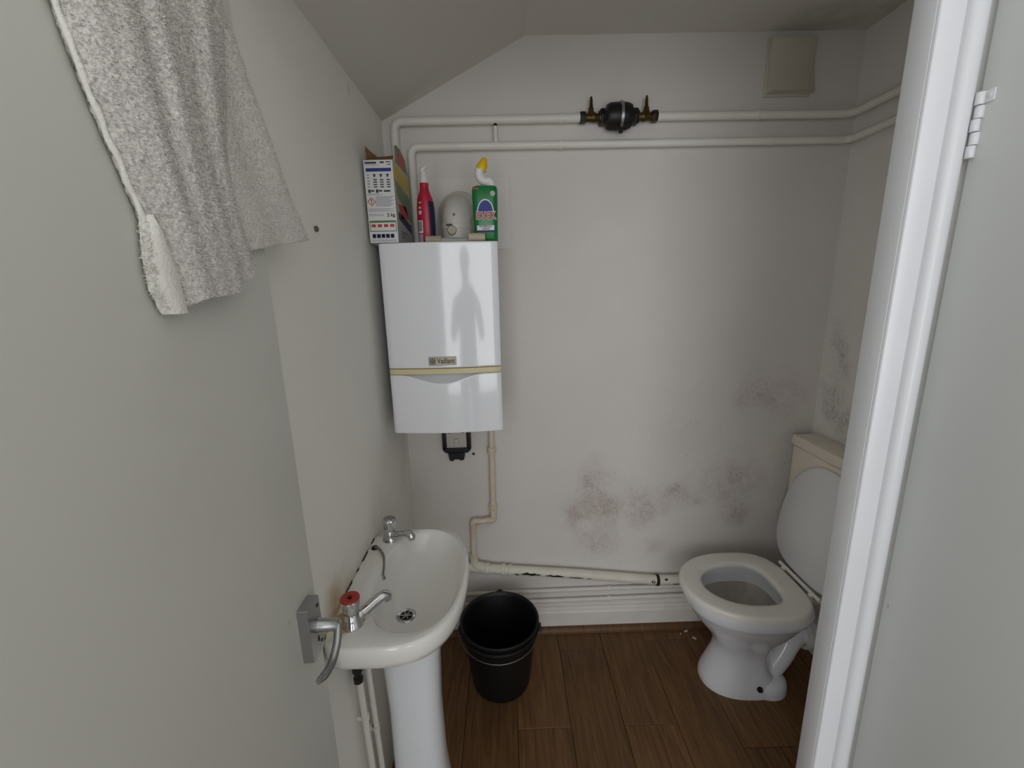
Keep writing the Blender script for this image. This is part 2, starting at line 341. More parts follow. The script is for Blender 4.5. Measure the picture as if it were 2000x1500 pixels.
for z in (.975, .905): link('screw', lathe(B(), [(0, 0), (.0035, 0), (.003, .001), (0, .0013)], (-.337, .642, z), (1, 0, 0), 10), 'dark_metal', hd)
link('keyhole', prism(B(), [(.630, .912), (.634, .912), (.634, .922), (.630, .922)], 0, -.337, -.3365), 'rubber', hd, smooth=0)

# right-hand frame post, and the pale door hinged on it that stands open towards the camera
structure(link('trim_2', box(B(), .630, .70, .703, .7445, 0, 2.03, .002), 'gloss'), 'white painted door jamb at the right edge of the doorway')
structure(link('trim_3', prism(B(), [(.631, .7035), (.631, .699), (.633, .697), (.6655, .6962), (.667, .6995), (.6695, .6995), (.6705, .693), (.675, .6875), (.682, .6848), (.690, .6855), (.6965, .690), (.6995, .6965), (.700, .7035)], 2, 0, 2.03), 'gloss', smooth=50), 'white painted frame face with a rounded bead beside the pale door')
d2 = thing('door_2', (.724, .31, 0), 'pale grey painted flat door standing open on the right', 'door'); structure(d2); del d2['category']
link('door_leaf', box(B(), .704, .746, -.07, .690, .006, 2.02, .002), 'door_grey', d2)
for i in range(5):
    z0 = 1.672 + i*.0178; o_x = .0012*(1 if i % 2 else -1)
    link('hinge_knuckle', lathe(B(), [(0, 0), (.0050, 0), (.0056, .0008), (.0056, .0158), (.0050, .0166), (0, .0166)], (.7005+o_x, .6845, z0), (0, 0, 1), 16), 'gloss', d2)
hl = link('hinge_leaf', box(B(), .7020, .7045, .668, .6830, 1.744, 1.7605, .001), 'gloss', d2)
link('screw', lathe(B(), [(0, 0), (.003, 0), (.0025, .0012), (0, .0015)], (.7020, .674, 1.752), (-1, 0, 0), 10), 'door', hl)

# ------------------------------------------------------------------ boiler
bx0, bx1, bz0, bz1 = -.369, -.016, 1.046, 1.638
bc = (bx0+bx1)/2; hw = (bx1-bx0)/2
bo = thing('boiler', (bc, YB, bz0), 'white wall-hung gas boiler with a beige strip and curved glossy front', 'boiler')
link('casing', box(B(), bx0+.004, bx1-.003, 1.352, YB-.002, bz0+.006, bz1-.003, .004), 'boiler_side', bo)
def fy(x): return 1.318 + .0155*((x-bc)/hw)**2
def front(zb, zt, n=36, back=1.352, edge=.004):
    """curved cover plate; zb, zt functions of x; rounded rim"""
    bm = B(); rings = []
    for i in range(n+1):
        x = bx0 + (bx1-bx0)*i/n; y = fy(x); lo, hi = zb(x), zt(x); e = edge
        k = min(1.0, min(x-bx0, bx1-x)/.006); y += .005*(1-math.sqrt(max(0, 1-(1-k)**2)))
        rings.append([Vector((x, back, lo)), Vector((x, y+e, lo)), Vector((x, y+e*.3, lo+e*.3)), Vector((x, y, lo+e)), Vector((x, y, lo+e+.0015)), Vector((x, y, lo+e+.004)), Vector((x, y, hi-e-.004)), Vector((x, y, hi-e-.0015)), Vector((x, y, hi-e)), Vector((x, y+e*.3, hi-e*.3)), Vector((x, y+e, hi)), Vector((x, back, hi))])
    return loft(bm, rings)
link('front_cover', front(lambda x: 1.2605, lambda x: bz1), 'boiler', bo, smooth=35)
link('trim_strip', front(lambda x: 1.2415, lambda x: 1.2585, edge=.0015), 'beige', bo, smooth=35)
def dip(x):
    t = (x-bc+.01)/.135
    return 1.2400 - (.0275*(math.cos(t*math.pi)*.5+.5) if abs(t) < 1 else 0)
fl_ = link('lower_flap', front(lambda x: bz0, dip, n=48), 'boiler', bo, smooth=35)
rings = []
for i in range(25):
    x = bc-.01 + .135*(i/12-1)
    rings.append([Vector((x, fy(x)+.001 + .009*k/5, dip(x) - .002 + (1.2414-dip(x)+.002)*k/5)) for k in range(6)])
link('grip_recess', loft(B(), rings, False, False, closed=False), 'recess', fl_, smooth=60)
yb = fy(-.198)-.0015
bd = link('badge', box(B(), -.2395, -.1545, yb-.0008, yb+.004, 1.2705, 1.2965, .0006, 1), 'badge', bo)
link('badge_rim', bmesh.ops.create_cube and (lambda: (lambda m: [box(m, *a) for a in ((-.2395, -.1545, yb-.0014, yb, 1.2705, 1.2713), (-.2395, -.1545, yb-.0014, yb, 1.2957, 1.2965), (-.2395, -.2387, yb-.0014, yb, 1.2705, 1.2965), (-.1553, -.1545, yb-.0014, yb, 1.2705, 1.2965))] and m)(B()))(), 'ink', bd, smooth=0)
text('lettering', 'Vaillant', .0235, (-.1865, yb-.001, 1.2835), 'ink', bd, sx=.80, bold=.0004)
bm = B(); ya, yb2 = yb-.0015, yb
for a in ((-.2365, -.2345, 1.274, 1.293), (-.2205, -.2185, 1.274, 1.293), (-.2365, -.2185, 1.274, 1.276), (-.2365, -.2185, 1.291, 1.293)): box(bm, a[0], a[1], ya, yb2, a[2], a[3])
n = 20; ro = [Vector((-.2275+.0068*math.cos(2*math.pi*k/n), ya, 1.2835+.0062*math.sin(2*math.pi*k/n))) for k in range(n)]; ri = [Vector((-.2275+.0046*math.cos(2*math.pi*k/n), ya, 1.2835+.004*math.sin(2*math.pi*k/n))) for k in range(n)]
loft(bm, [[p+Vector((0, .0015, 0)) for p in ro], ro, ri, [p+Vector((0, .0015, 0)) for p in ri]], False, False)
box(bm, -.2295, -.2280, ya, yb2, 1.2815, 1.2895); box(bm, -.2268, -.2253, ya, yb2, 1.2815, 1.2890); box(bm, -.2300, -.2245, ya, yb2, 1.2800, 1.2825)
link('emblem', bm, 'ink', bd, smooth=0)
for x in (-.34,): link('fixing_bolt', tube(B(), [(x, 1.60, 1.052), (x, 1.60, 1.025)], .004, 8), 'dark_metal', bo)
link('pipe_stub', tube(B(), [(-.040, 1.585, 1.054), (-.040, 1.585, 1.018)], .009, 12), 'pipe_old', bo)

# black framed isolator below the boiler
sw = thing('isolator_switch', (-.205, YB, .88), 'black framed isolator switch on the wall under the boiler', 'switch')
bm = B(); y0, y1 = 1.612, YB
box(bm, -.262, -.246, y0, y1, .875, 1.0, .003); box(bm, -.166, -.150, y0, y1, .875, 1.0, .003); box(bm, -.262, -.150, y0, y1, .985, 1.0, .003)
prism(bm, [(-.262, .882), (-.150, .882), (-.150, .874), (-.162, .862), (-.250, .862), (-.262, .874)], 1, y0, y1)
link('frame', bm, 'black', sw, smooth=30)
bm = B(); prism(bm, [(-.240, .864), (-.176, .864), (-.178, .836), (-.190, .832), (-.200, .838), (-.214, .838), (-.224, .830), (-.236, .834)], 1, 1.603, YB)
link('latch', bm, 'black', sw, smooth=30)
sp = link('switch_plate', box(B(), -.247, -.165, 1.618, 1.64, .881, .99, .003), 'switch', sw)
for x in (-.232, -.18): link('screw', lathe(B(), [(0, 0), (.004, 0), (.003, .0015), (0, .002)], (x, 1.618, .945), (0, -1, 0), 10), 'dark_metal', sp)
link('rocker', box(B(), -.214, -.198, 1.611, 1.62, .895, .92, .002), 'switch', sp)
tag(link('screw_head', lathe(B(), [(0, 0), (.006, 0), (.005, .003), (0, .004)], (-.143, YB, .843), (0, -1, 0), 12), 'dark_metal'), 'small dark screw in the wall beside the black switch', 'screw')

# flue elbow and its wall patch
structure(link('trim_4', box(B(), -.262, .031, 1.639, YB, 1.640, 1.885, .002), 'wall', smooth=30), 'painted square patch board behind the flue')
fx = -.150
fu = thing('flue_elbow', (fx, 1.50, 1.638), 'white boiler flue elbow rising from the boiler into the wall', 'flue')
pts = [(fx, 1.49, 1.640), (fx, 1.49, 1.712)] + [(fx, 1.49+.06*(1-math.cos(t)), 1.712+.052*math.sin(t)) for t in [math.pi/2*k/8 for k in range(1, 9)]] + [(fx, 1.639, 1.764)]
link('elbow', tube(B(), pts, .047, 32), 'flue', fu, smooth=50)
link('wall_collar', lathe(B(), [(.047, -.001), (.074, 0), (.076, .006), (.070, .012), (.062, .016), (.060, .026), (.047, .028)], (fx, 1.638, 1.764), (0, -1, 0), 36), 'flue', fu)
link('clamp_band', lathe(B(), [(.047, 0), (.0495, .001), (.0495, .016), (.047, .017)], (fx, 1.49, 1.690), (0, 0, 1), 32), 'flue', fu)
link('base_flange', lathe(B(), [(.0, 0), (.075, 0), (.075, .012), (.066, .022), (.047, .022)], (fx, 1.49, 1.638), (0, 0, 1), 36), 'c_pale', fu)
cp = link('test_point_cap', lathe(B(), [(0, 0), (.0135, 0), (.0145, .003), (.0145, .010), (.012, .013), (0, .013)], (fx-.010, 1.447, 1.684), (0, -1, 0), 20), 'cream', fu)
link('cap_tab', box(B(), fx-.028, fx-.008, 1.435, 1.440, 1.698, 1.7025, .001), 'dark_metal', cp)
link('screw', lathe(B(), [(0, 0), (.004, 0), (.003, .002), (0, .003)], (fx-.002, 1.4435, 1.732), (0, -1, 0), 10), 'screw', fu)
tp = thing('pipe_offcut', (-.15, 1.40, 1.638), 'cream plastic pipe offcut lying across the top of the boiler', 'pipe')
link('tube', tube(B(), [(-.222, 1.400, 1.6485), (-.09, 1.405, 1.6485)], .0095, 14), 'c_pale', tp)
link('end_sleeve', tube(B(), [(-.238, 1.400, 1.6515), (-.190, 1.401, 1.6515)], .0125, 14), 'cream', tp)
link('end_sleeve', tube(B(), [(-.100, 1.345, 1.6515), (-.052, 1.346, 1.6515)], .0115, 14), 'cream', tp)

# ------------------------------------------------------------------ washing powder carton
ca = thing('detergent_carton', (-.349, 1.44, 1.638), 'open white washing powder carton with blue printed panel on the boiler', 'carton')
kx0, kx1, ky0, ky1, kz0, kz1 = -.3955, -.309, 1.345, 1.545, 1.6395, 1.868
bm = B()
t = .0012
for a in ((kx0, kx1, ky0, ky0+t, kz0, kz1), (kx0, kx1, ky1-t, ky1, kz0, kz1), (kx0, kx0+t, ky0, ky1, kz0, kz1), (kx1-t, kx1, ky0, ky1, kz0, kz1), (kx0, kx1, ky0, ky1, kz0, kz0+t)): box(bm, *a)
link('carton_body', bm, 'carton', ca, smooth=0)
fp = B(); prism(fp, [(kx0, kz1), (kx0, kz1+.001), (kx0-.004, kz1+.052), (kx0+.012, kz1+.036), (kx0+.026, kz1+.026), (kx0+.034, kz1+.010), (kx0+.036, kz1)], 1, ky0+.05, ky0+.0515)
link('side_flap', fp, 'carton_in', ca, smooth=0)
fp = B(); loft(fp, [[Vector((kx0+.002, ky0, kz1)), Vector((kx1, ky0, kz1)), Vector((kx1, ky0+.0012, kz1)), Vector((kx0+.002, ky0+.0012, kz1))], [Vector((kx0+.012, ky0+.03, kz1+.014)), Vector((kx1-.004, ky0+.028, kz1+.018)), Vector((kx1-.004, ky0+.0292, kz1+.018)), Vector((kx0+.012, ky0+.0312, kz1+.014))]])
link('front_flap', fp, 'carton_in', ca, smooth=0)
fp = B(); prism(fp, [(ky0+.03, kz1), (ky0+.035, kz1+.045), (ky0+.055, kz1+.055), (ky0+.10, kz1+.056), (ky0+.17, kz1+.042), (ky1, kz1)], 0, kx1-.001, kx1)
lf = link('lid_flap', fp, 'c_leaf', ca, smooth=0)
link('printed_name_patch', prism(B(), [(ky0+.07, kz1+.008), (ky0+.07, kz1+.045), (ky0+.15, kz1+.036), (ky0+.15, kz1+.004)], 0, kx1, kx1+.0005), 'c_red', lf, smooth=0)
Wk, Hk = kx1-kx0, kz1-kz0
def pr(bm, u0, u1, v0, v1):   # rectangle in fractions of the front panel, v from the top
    box(bm, kx0+Wk*u0, kx0+Wk*u1, ky0-.0005, ky0, kz1-Hk*v1, kz1-Hk*v0); return bm
bm = B(); pr(bm, .08, .92, .095, .135); link('printed_bar', bm, 'c_blue', ca, smooth=0)
text('lettering', '2 kg', .0135, (kx0+Wk*.80, ky0-.0006, kz1-Hk*.655), 'c_dark', ca, bold=.0003)
bm = B(); pr(bm, .06, .44, .022, .042); pr(bm, .56, .70, .02, .038); pr(bm, .76, .92, .02, .03); pr(bm, .80, .92, .05, .058)
for i in range(3):
    u = .30 + .22*i; pr(bm, u, u+.09, .165, .18); pr(bm, u+.02, u+.07, .18, .20)
    for j in range(4): pr(bm, u, u+.12, .225+.028*j, .238+.028*j)
for j in range(5): pr(bm, .10, .17, .17+.035*j, .178+.035*j)
pr(bm, .10, .18, .345, .385); pr(bm, .36, .44, .345, .385); pr(bm, .62, .84, .355, .375); pr(bm, .20, .30, .352, .372); pr(bm, .46, .56, .352, .372)
link('printed_figures', bm, 'c_dark', ca, smooth=0)['kind'] = 'stuff'
bm = B()
for j in range(4): pr(bm, .06, .45+.1*(j % 2), .046+.010*j if j < 2 else .395+.010*(j-2), .050+.010*j if j < 2 else .400+.010*(j-2))
for j in range(9): pr(bm, .32, .93-.06*(j % 3), .430+.014*j, .437+.014*j)
for j in range(5): pr(bm, .05, .92-.12*(j % 2), .575+.014*j, .581+.014*j) if j < 3 else pr(bm, .05, .55, .60+.014*j, .606+.014*j)
for j in range(2): pr(bm, .06, .92, .955+.014*j, .961+.014*j)
link('printed_small_text', bm, 'c_grey', ca, smooth=0)['kind'] = 'stuff'
cx, cz = kx0+Wk*.18, kz1-Hk*.49
bm = B()
def ring4(r, y): return [Vector((cx+r, y, cz)), Vector((cx, y, cz+r)), Vector((cx-r, y, cz)), Vector((cx, y, cz-r))]
loft(bm, [ring4(.0125, ky0), ring4(.0125, ky0-.0006), ring4(.0098, ky0-.0006), ring4(.0098, ky0)], False, False)
link('hazard_diamond', bm, 'c_red', ca, smooth=0)
text('hazard_mark', '!', .016, (cx, ky0-.0006, cz), 'c_dark', ca, bold=.0004)
bm = B()
for a in ((.05, .95, .72, .745), (.05, .07, .745, .85), (.93, .95, .745, .85), (.05, .95, .845, .855)): pr(bm, *a)
link('printed_green_frame', bm, 'c_green', ca, smooth=0)
bm = B()
for i in range(4): pr(bm, .11+.21*i, .25+.21*i, .765, .80)
link('printed_red_tabs', bm, 'c_red', ca, smooth=0)
bm = B()
for i in range(5): pr(bm, .11+.155*i, .235+.155*i, .885, .935)
link('printed_symbols', bm, 'c_navy', ca, smooth=0)
bm = B()
for i in range(5): pr(bm, .14+.155*i, .19+.155*i, .895, .915)
link('printed_symbol_marks', bm, 'white', ca, smooth=0)['kind'] = 'stuff'
def side(name, poly, m):
    pl = [(ky0+(ky1-ky0)*u, kz1-Hk*v) for u, v in poly]
    return link(name, prism(B(), pl, 0, kx1, kx1+.0005), m, ca, smooth=0)
side('printed_side_ground', [(0, .0), (1, 0), (1, 1), (0, 1)], 'c_pale')
for nm, poly, m in (('printed_yellow_band', [(0, .02), (.98, .06), (.98, .30), (0, .19)], 'c_yellow'), ('printed_leaf', [(.03, .22), (.98, .31), (.98, .66), (.5, .50), (.1, .40)], 'c_leaf'),
                    ('printed_red_name', [(.12, .50), (.62, .47), (.80, .62), (.30, .66)], 'c_red'), ('printed_navy_band', [(.10, .60), (.98, .68), (.98, .80), (.10, .69)], 'c_navy')):
    pl = [(ky0+(ky1-ky0)*u, kz1-Hk*v) for u, v in poly]
    link(nm, prism(B(), pl, 0, kx1+.0005, kx1+.001), m, ca, smooth=0)
bm = B()
for j in range(3): box(bm, kx1+.0005, kx1+.001, ky0+.04, ky0+.12-.02*j, kz1-Hk*(.84+.035*j), kz1-Hk*(.83+.035*j))
link('printed_side_text', bm, 'c_dark', ca, smooth=0)

# ------------------------------------------------------------------ crimson spray bottle
px, py = -.238, 1.43
pk = thing('cleaner_bottle', (px, py, 1.638), 'crimson cleaner bottle with white cap and navy label beside the carton', 'bottle')
def ellip(x, y, z, a, b, n=28, sh=0.0):
    return [Vector((x+sh+a*math.cos(2*math.pi*k/n), y+b*math.sin(2*math.pi*k/n), z)) for k in range(n)]
pp = [(.000, .022, .017), (.004, .026, .020), (.06, .0275, .021), (.11, .027, .021), (.135, .024, .019), (.150, .0185, .017), (.160, .0145, .0145), (.168, .0135, .0135), (.182, .0135, .0135)]
link('bottle_body', loft(B(), [ellip(px, py, 1.6395+h, a, b) for h, a, b in pp]), 'pink', pk)
link('neck_cap', lathe(B(), [(0, 0), (.0135, 0), (.0125, .012), (.0105, .024), (.009, .034), (.0, .035)], (px, py, 1.8215), (0, 0, 1), 24), 'wht_plastic', pk)
hk = B(); loft(hk, [ellip(px-.004, py, 1.852, .006, .008, 14), ellip(px-.003, py, 1.860, .008, .010, 14), ellip(px+.003, py, 1.866, .010, .010, 14), ellip(px+.008, py, 1.869, .006, .008, 14)])
link('nozzle', hk, 'wht_plastic', pk)
def wrap(a0, a1, z0, z1, prof, off, x, y, n=10, nz=6):
    rings = []
    def ab(h):
        for p, q in zip(prof, prof[1:]):
            if p[0] <= h <= q[0]:
                t = (h-p[0])/(q[0]-p[0]+1e-9); return p[1]+(q[1]-p[1])*t, p[2]+(q[2]-p[2])*t
        return prof[-1][1:]
    for j in range(nz+1):
        h = z0+(z1-z0)*j/nz; a, b = ab(h)
        rings.append([Vector((x+(a+off)*math.cos(R(a0+(a1-a0)*k/n)), y+(b+off)*math.sin(R(a0+(a1-a0)*k/n)), 1.6395+h)) for k in range(n+1)])
    return loft(B(), rings, False, False, closed=False)
link('navy_label', wrap(-62, 20, .012, .128, pp, .0005, px, py), 'navy', pk)
lb = link('barcode_label', wrap(-148, -108, .035, .072, pp, .0005, px, py), 'white', pk)
bm = B()
for k in range(7):
    w = wrap(-145+5*k, -142.5+5*k+(k % 2), .040, .070, pp, .0009, px, py, n=2, nz=3); me = bpy.data.meshes.new('t'); w.to_mesh(me); w.free(); bm.from_mesh(me); bpy.data.meshes.remove(me)
link('barcode', bm, 'c_dark', lb)
link('printed_text_block', wrap(-135, -112, .090, .1, pp, .0005, px, py), 'c_pink', pk); link('printed_text_block', wrap(-132, -114, .106, .112, pp, .0005, px, py), 'c_pink', pk)
link('printed_text_block', wrap(-133, -112, .122, .126, pp, .0005, px, py), 'c_pink', pk)
link('printed_grey_block', wrap(-150, -112, .004, .032, pp, .0005, px, py), 'c_grey', pk)

# ------------------------------------------------------------------ green toilet cleaner bottle
gx, gy = -.050, 1.392
gr = thing('toilet_cleaner_bottle', (gx, gy, 1.638), 'green toilet cleaner bottle with bent white neck and yellow cap', 'bottle')
def rrect(x, y, z, a, b, r, n=6):
    out = []
    for cx_, cy_, a0 in ((x+a-r, y+b-r, 0), (x-a+r, y+b-r, 90), (x-a+r, y-b+r, 180), (x+a-r, y-b+r, 270)):
        for k in range(n+1): out.append(Vector((cx_+r*math.cos(R(a0+90*k/n)), cy_+r*math.sin(R(a0+90*k/n)), z)))
    return out
gp = [(.0, .033, .020), (.004, .036, .023), (.05, .0365, .0235), (.09, .0375, .024), (.125, .0385, .024), (.150, .0385, .023), (.158, .036, .021), (.161, .030, .016)]
link('bottle_body', loft(B(), [rrect(gx, gy, 1.6395+h, a, b, b*.7) for h, a, b in gp]), 'green', gr)
nk = fillet([(gx+.020, gy, 1.798), (gx+.018, gy, 1.816), (gx-.002, gy, 1.815), (gx-.014, gy, 1.828), (gx-.016, gy, 1.842), (gx-.006, gy, 1.856)], .014)
link('bent_neck', tube(B(), nk, [.0145]*8+[.0138]*(len(nk)-8), 18), 'wht_plastic', gr)
rot = Matrix.Rotation(R(22), 4, 'Y')
bm = B(); lathe(bm, [(0, 0), (.0155, 0), (.0165, .004), (.0145, .018), (.009, .032), (.006, .036), (0, .037)], (0, 0, 0), (0, 0, 1), 20)
bmesh.ops.transform(bm, matrix=Matrix.Translation((gx-.010, gy, 1.846)) @ Matrix.Rotation(R(24), 4, 'Y'), verts=bm.verts[:])
link('nozzle_cap', bm, 'yellow', gr)
gf = gy-.0245
def disc(cx_, cz_, rx, rz, y0, y1, n=28, lo=0, hi=360):
    return prism(B(), [(cx_+rx*math.cos(R(lo+(hi-lo)*k/n)), cz_+rz*math.sin(R(lo+(hi-lo)*k/n))) for k in range(n + (0 if hi-lo == 360 else 1))], 1, y0, y1)
link('printed_ring', disc(gx+.001, 1.724, .0250, .0370, gf-.0003, gf+.003, lo=-8, hi=188), 'white', gr, smooth=0)
link('printed_blue_arch', disc(gx+.001, 1.724, .0222, .0335, gf-.0006, gf+.003, lo=-8, hi=188), 'c_blue', gr, smooth=0)
text('lettering_outline', 'DUCK', .027, (gx+.0012, gf-.0008, 1.7135), 'white', gr, sx=.75, bold=.0024)
text('lettering', 'DUCK', .027, (gx+.0012, gf-.0014, 1.7135), 'red', gr, sx=.75, bold=.0011)
bm = B(); box(bm, gx-.026, gx+.026, gf-.0004, gf+.003, 1.6725, 1.6865); link('printed_panel', bm, 'white', gr, smooth=0)
bm = B(); box(bm, gx-.026, gx+.026, gf-.0004, gf+.003, 1.6670, 1.6725); link('printed_navy_bar', bm, 'c_navy', gr, smooth=0)
text('lettering', 'POWERFULLY', .0062, (gx, gf-.0006, 1.6830), 'c_navy', gr, bold=.0002); text('lettering', 'CLEANS', .0062, (gx, gf-.0006, 1.6765), 'c_navy', gr, bold=.0002)
bm = B()
for j in range(3): box(bm, gx-.016+.002*j, gx+.017-.002*j, gf-.0003, gf+.003, 1.6905+.004*j, 1.6922+.004*j)
link('printed_small_text', bm, 'dgreen', gr, smooth=0)['kind'] = 'stuff'
bm = B(); box(bm, gx-.033, gx-.017, gf-.0003, gf+.003, 1.788, 1.7925); link('printed_red_tab', bm, 'c_red', gr, smooth=0)
link('printed_seal', disc(gx+.024, 1.776, .0075, .0075, gf-.0003, gf+.003), 'c_pale', gr, smooth=0)

# ------------------------------------------------------------------ heating pipes along the top
def clip(x, y, z, r, parent, ax='x'):
    bm = B()
    if ax == 'x':
        tube(bm, [(x-.006, y, z), (x+.006, y, z)], r+.0025, 14); box(bm, x-.005, x+.005, y, YB-.0005, z-.006, z+.006)
    else:
        tube(bm, [(x, y, z-.006), (x, y, z+.006)], r+.0025, 14); box(bm, XL+.0005, x, y-.006, y+.006, z-.006, z+.006)
    return link('pipe_clip', bm, 'pipe', parent)
PYY = 1.612; RP = .0135
u1 = thing('heating_pipe', (.4, PYY, 2.058), 'upper white painted pipe along the back wall carrying the black filter', 'pipe')
z1 = 2.058
link('pipe_run', tube(B(), fillet([(-.357, PYY, 1.640), (-.357, PYY, z1), (.284, PYY, z1)], .03), RP, 18), 'pipe', u1)
link('pipe_run', tube(B(), fillet([(.528, PYY, z1), (XR-.034, PYY, z1-.003), (XR-.034, .75, z1)], .04), RP, 18), 'pipe', u1)
clip(.885, PYY, z1-.001, RP, u1); clip(.208, PYY, z1, RP, u1)
u2_ = thing('heating_pipe', (.4, PYY, 1.977), 'lower white painted pipe along the back wall with a short vent stub', 'pipe')
z2 = 1.978
link('pipe_run', tube(B(), fillet([(-.306, PYY, 1.640), (-.306, PYY, z2), (XR-.034, PYY, z2-.004), (XR-.034, .75, z2)], .03), .0125, 18), 'pipe', u2_)
vs = link('vent_stub', tube(B(), [(-.014, PYY, z2+.008), (-.014, PYY, z2+.060)], .0068, 12), 'pipe', u2_)
link('stub_cap', tube(B(), [(-.014, PYY, z2+.060), (-.014, PYY, z2+.067), (-.017, PYY, z2+.074)], [.0072, .006, .003], 10), 'dark_metal', vs)
clip(.935, PYY, z2-.003, .0125, u2_); clip(.208, PYY, z2-.001, .0125, u2_)
ft = thing('magnetic_filter', (.406, PYY, z1), 'black heating filter with two brass valves on the upper pipe', 'filter')
fbod = link('filter_body', lathe(B(), [(0, 0), (.020, 0), (.022, .004), (.036, .010), (.041, .020), (.042, .042), (.042, .068), (.041, .080), (.036, .092), (.022, .098), (.020, .102), (0, .102)], (.352, PYY-.012, z1-.002), (1, 0, 0), 30), 'black', ft)
link('clamp_ring', lathe(B(), [(.042, 0), (.0465, .001), (.0465, .010), (.042, .011)], (.402, PYY-.012, z1-.002), (1, 0, 0), 30), 'satin', ft)
link('clamp_screw', tube(B(), [(.407, PYY-.030, z1-.046), (.407, PYY-.030, z1-.058)], .007, 10), 'dark_metal', ft)
for x, sgn in ((.316, 1), (.496, -1)):
    vb = link('valve_body', lathe(B(), [(0, -.032), (.0165, -.032), (.0165, -.022), (.013, -.020), (.013, -.006), (.0155, 0), (.0155, .010), (.013, .014), (.013, .020), (.021, .022), (.021, .038), (0, .038)], (x, PYY, z1), (sgn, 0, 0), 18), 'brass', ft)
    link('compression_nut', lathe(B(), [(0, -.004), (.0185, -.004), (.0195, 0), (.0195, .012), (.0185, .014), (0, .014)], (x-sgn*.028, PYY, z1), (-sgn, 0, 0), 6), 'dark_metal', vb)
    link('union_nut', lathe(B(), [(0, 0), (.026, 0), (.027, .002), (.027, .014), (.026, .016), (0, .016)], (x+sgn*.026, PYY, z1), (sgn, 0, 0), 6), 'black', vb)
    link('valve_stem', lathe(B(), [(.012, 0), (.012, .010), (.009, .014), (.009, .022), (.006, .026), (.005, .046), (.003, .058), (0, .059)], (x-sgn*.004, PYY, z1+.006), (0, 0, 1), 12), 'brass', vb)
# ventilation cover
vt = thing('ventilation_cover', (.99, YB, 2.12), 'beige square ventilation cover high on the back wall', 'vent cover')
link('back_plate', box(B(), .912, 1.075, 1.637, YB, 2.120, 2.294, .004), 'vent', vt)
rings = []
for j in range(13):
    v = j/12; z = 2.127 + .16*v; dep = .012 + .016*math.sin(math.pi*(1-v)*.5)**2 + (.010*math.sin(math.pi*v))
    dep = .020 + .014*(1-v)**2 - .016*math.sin(math.pi*v)*.6
    rings.append([Vector((.918, 1.637, z)), Vector((.919, 1.637-dep+.002, z)), Vector((.922, 1.637-dep, z)), Vector((1.064, 1.637-dep, z)), Vector((1.067, 1.637-dep+.002, z)), Vector((1.068, 1.637, z))])
link('curved_cover', loft(B(), rings), 'vent', vt, smooth=35)

# ------------------------------------------------------------------ condensate pipe and waste pipe
YC = 1.620
cd = thing('condensate_pipe', (-.07, YC, .35), 'yellowed plastic condensate pipe stepping down from the boiler', 'pipe')
cxx = -.070
link('pipe_run', tube(B(), fillet([(cxx+.004, YC, 1.052), (cxx, YC, .556), (-.156, YC, .553), (-.160, YC, .36)], .006, 3), .0108, 16), 'pipe_old', cd)
for (x, z, h) in ((cxx+.002, .865, .030), (cxx, .615, .030), (-.160, .385, .026)):
    link('coupling', lathe(B(), [(.0108, 0), (.0165, .001), (.0165, h-.001), (.0108, h)], (x, YC, z-h/2), (0, 0, 1), 18), 'pipe_old', cd)
for (x, z, d) in ((cxx, .556, 1), (-.156, .553, -1)):
    bm = B(); tube(bm, fillet([(x, YC, z+d*.034), (x, YC, z), (x-d*.034, YC, z)], .010, 4), .0135, 16); link('elbow_fitting', bm, 'pipe_old', cd)
ws = thing('waste_pipe', (.3, YC, .29), 'white painted waste pipe with chipped black patches sloping along the back wall', 'pipe')
def wz(x): return .337 - (x+.15)*.1155 if x < .62 else .248 - (x-.62)*.0208
wp = [Vector(p) for p in ((-.19, 1.615, wz(-.19)), (.0, 1.615, wz(0)), (.3, 1.615, wz(.3)+.004), (.62, 1.615, wz(.62)), (XR-.001, 1.615, .235))]
rn = link('pipe_run', tube(B(), fillet([(-.30, 1.2, .40), (-.30, 1.615, .36)] + wp, .05, 5), .0205, 20), 'waste', ws)
for x, h in ((-.115, .020), (-.045, .016), (-.015, .012)):
    link('socket_ring', lathe(B(), [(.0205, 0), (.0255, .001), (.0255, h-.001), (.0205, h)], (x, 1.615, wz(x)), (1, 0, -.1155), 22), 'waste', ws)
bm = B(); tube(bm, fillet([(-.160, 1.616, .385), (-.158, 1.616, wz(-.16)+.012), (-.118, 1.615, wz(-.12))], .03), [.0165]*3+[.021]*5+[.0235], 18)
link('tee_fitting', bm, 'waste', ws)
rg = link('pipe_bracket', lathe(B(), [(.0205, 0), (.0235, .001), (.0235, .013), (.0205, .014)], (.622, 1.615, wz(.622)), (1, 0, -.1), 22), 'black_chip', ws)
def patch(bm, x0, x1, a0, a1, r=.0217):   # ragged chip following the pipe
    n = max(5, int((x1-x0)/.006)); up_, lo_ = [], []
    for k in range(n+1):
        x = x0+(x1-x0)*k/n; e = min(1, 3*min(k, n-k)/n+.12)
        for lst, ang in ((up_, a0+(a1-a0)*(.5+.5*e*random.uniform(.3, 1))), (lo_, a0+(a1-a0)*(.5-.5*e*random.uniform(.3, 1)))):
            lst.append(bm.verts.new((x, 1.615-r*math.cos(R(ang)), wz(x)+r*math.sin(R(ang)) + (.004*max(0, 1-abs(x-.3)/.32) if x < .62 else 0))))
    for k in range(n): bm.faces.new((up_[k], up_[k+1], lo_[k+1], lo_[k]))
for x0, x1, a0, a1 in ((.010, .034, -30, 2), (.036, .125, -26, 20), (.140, .225, -24, 8), (.240, .305, -26, 0), (.318, .345, -24, -8), (.655, .672, 22, 52), (.690, .74, -36, -4), (.598, .616, -20, 40)):
    bm = B(); patch(bm, x0, x1, a0, a1); link('paint_chip', bm, 'black_chip', ws)
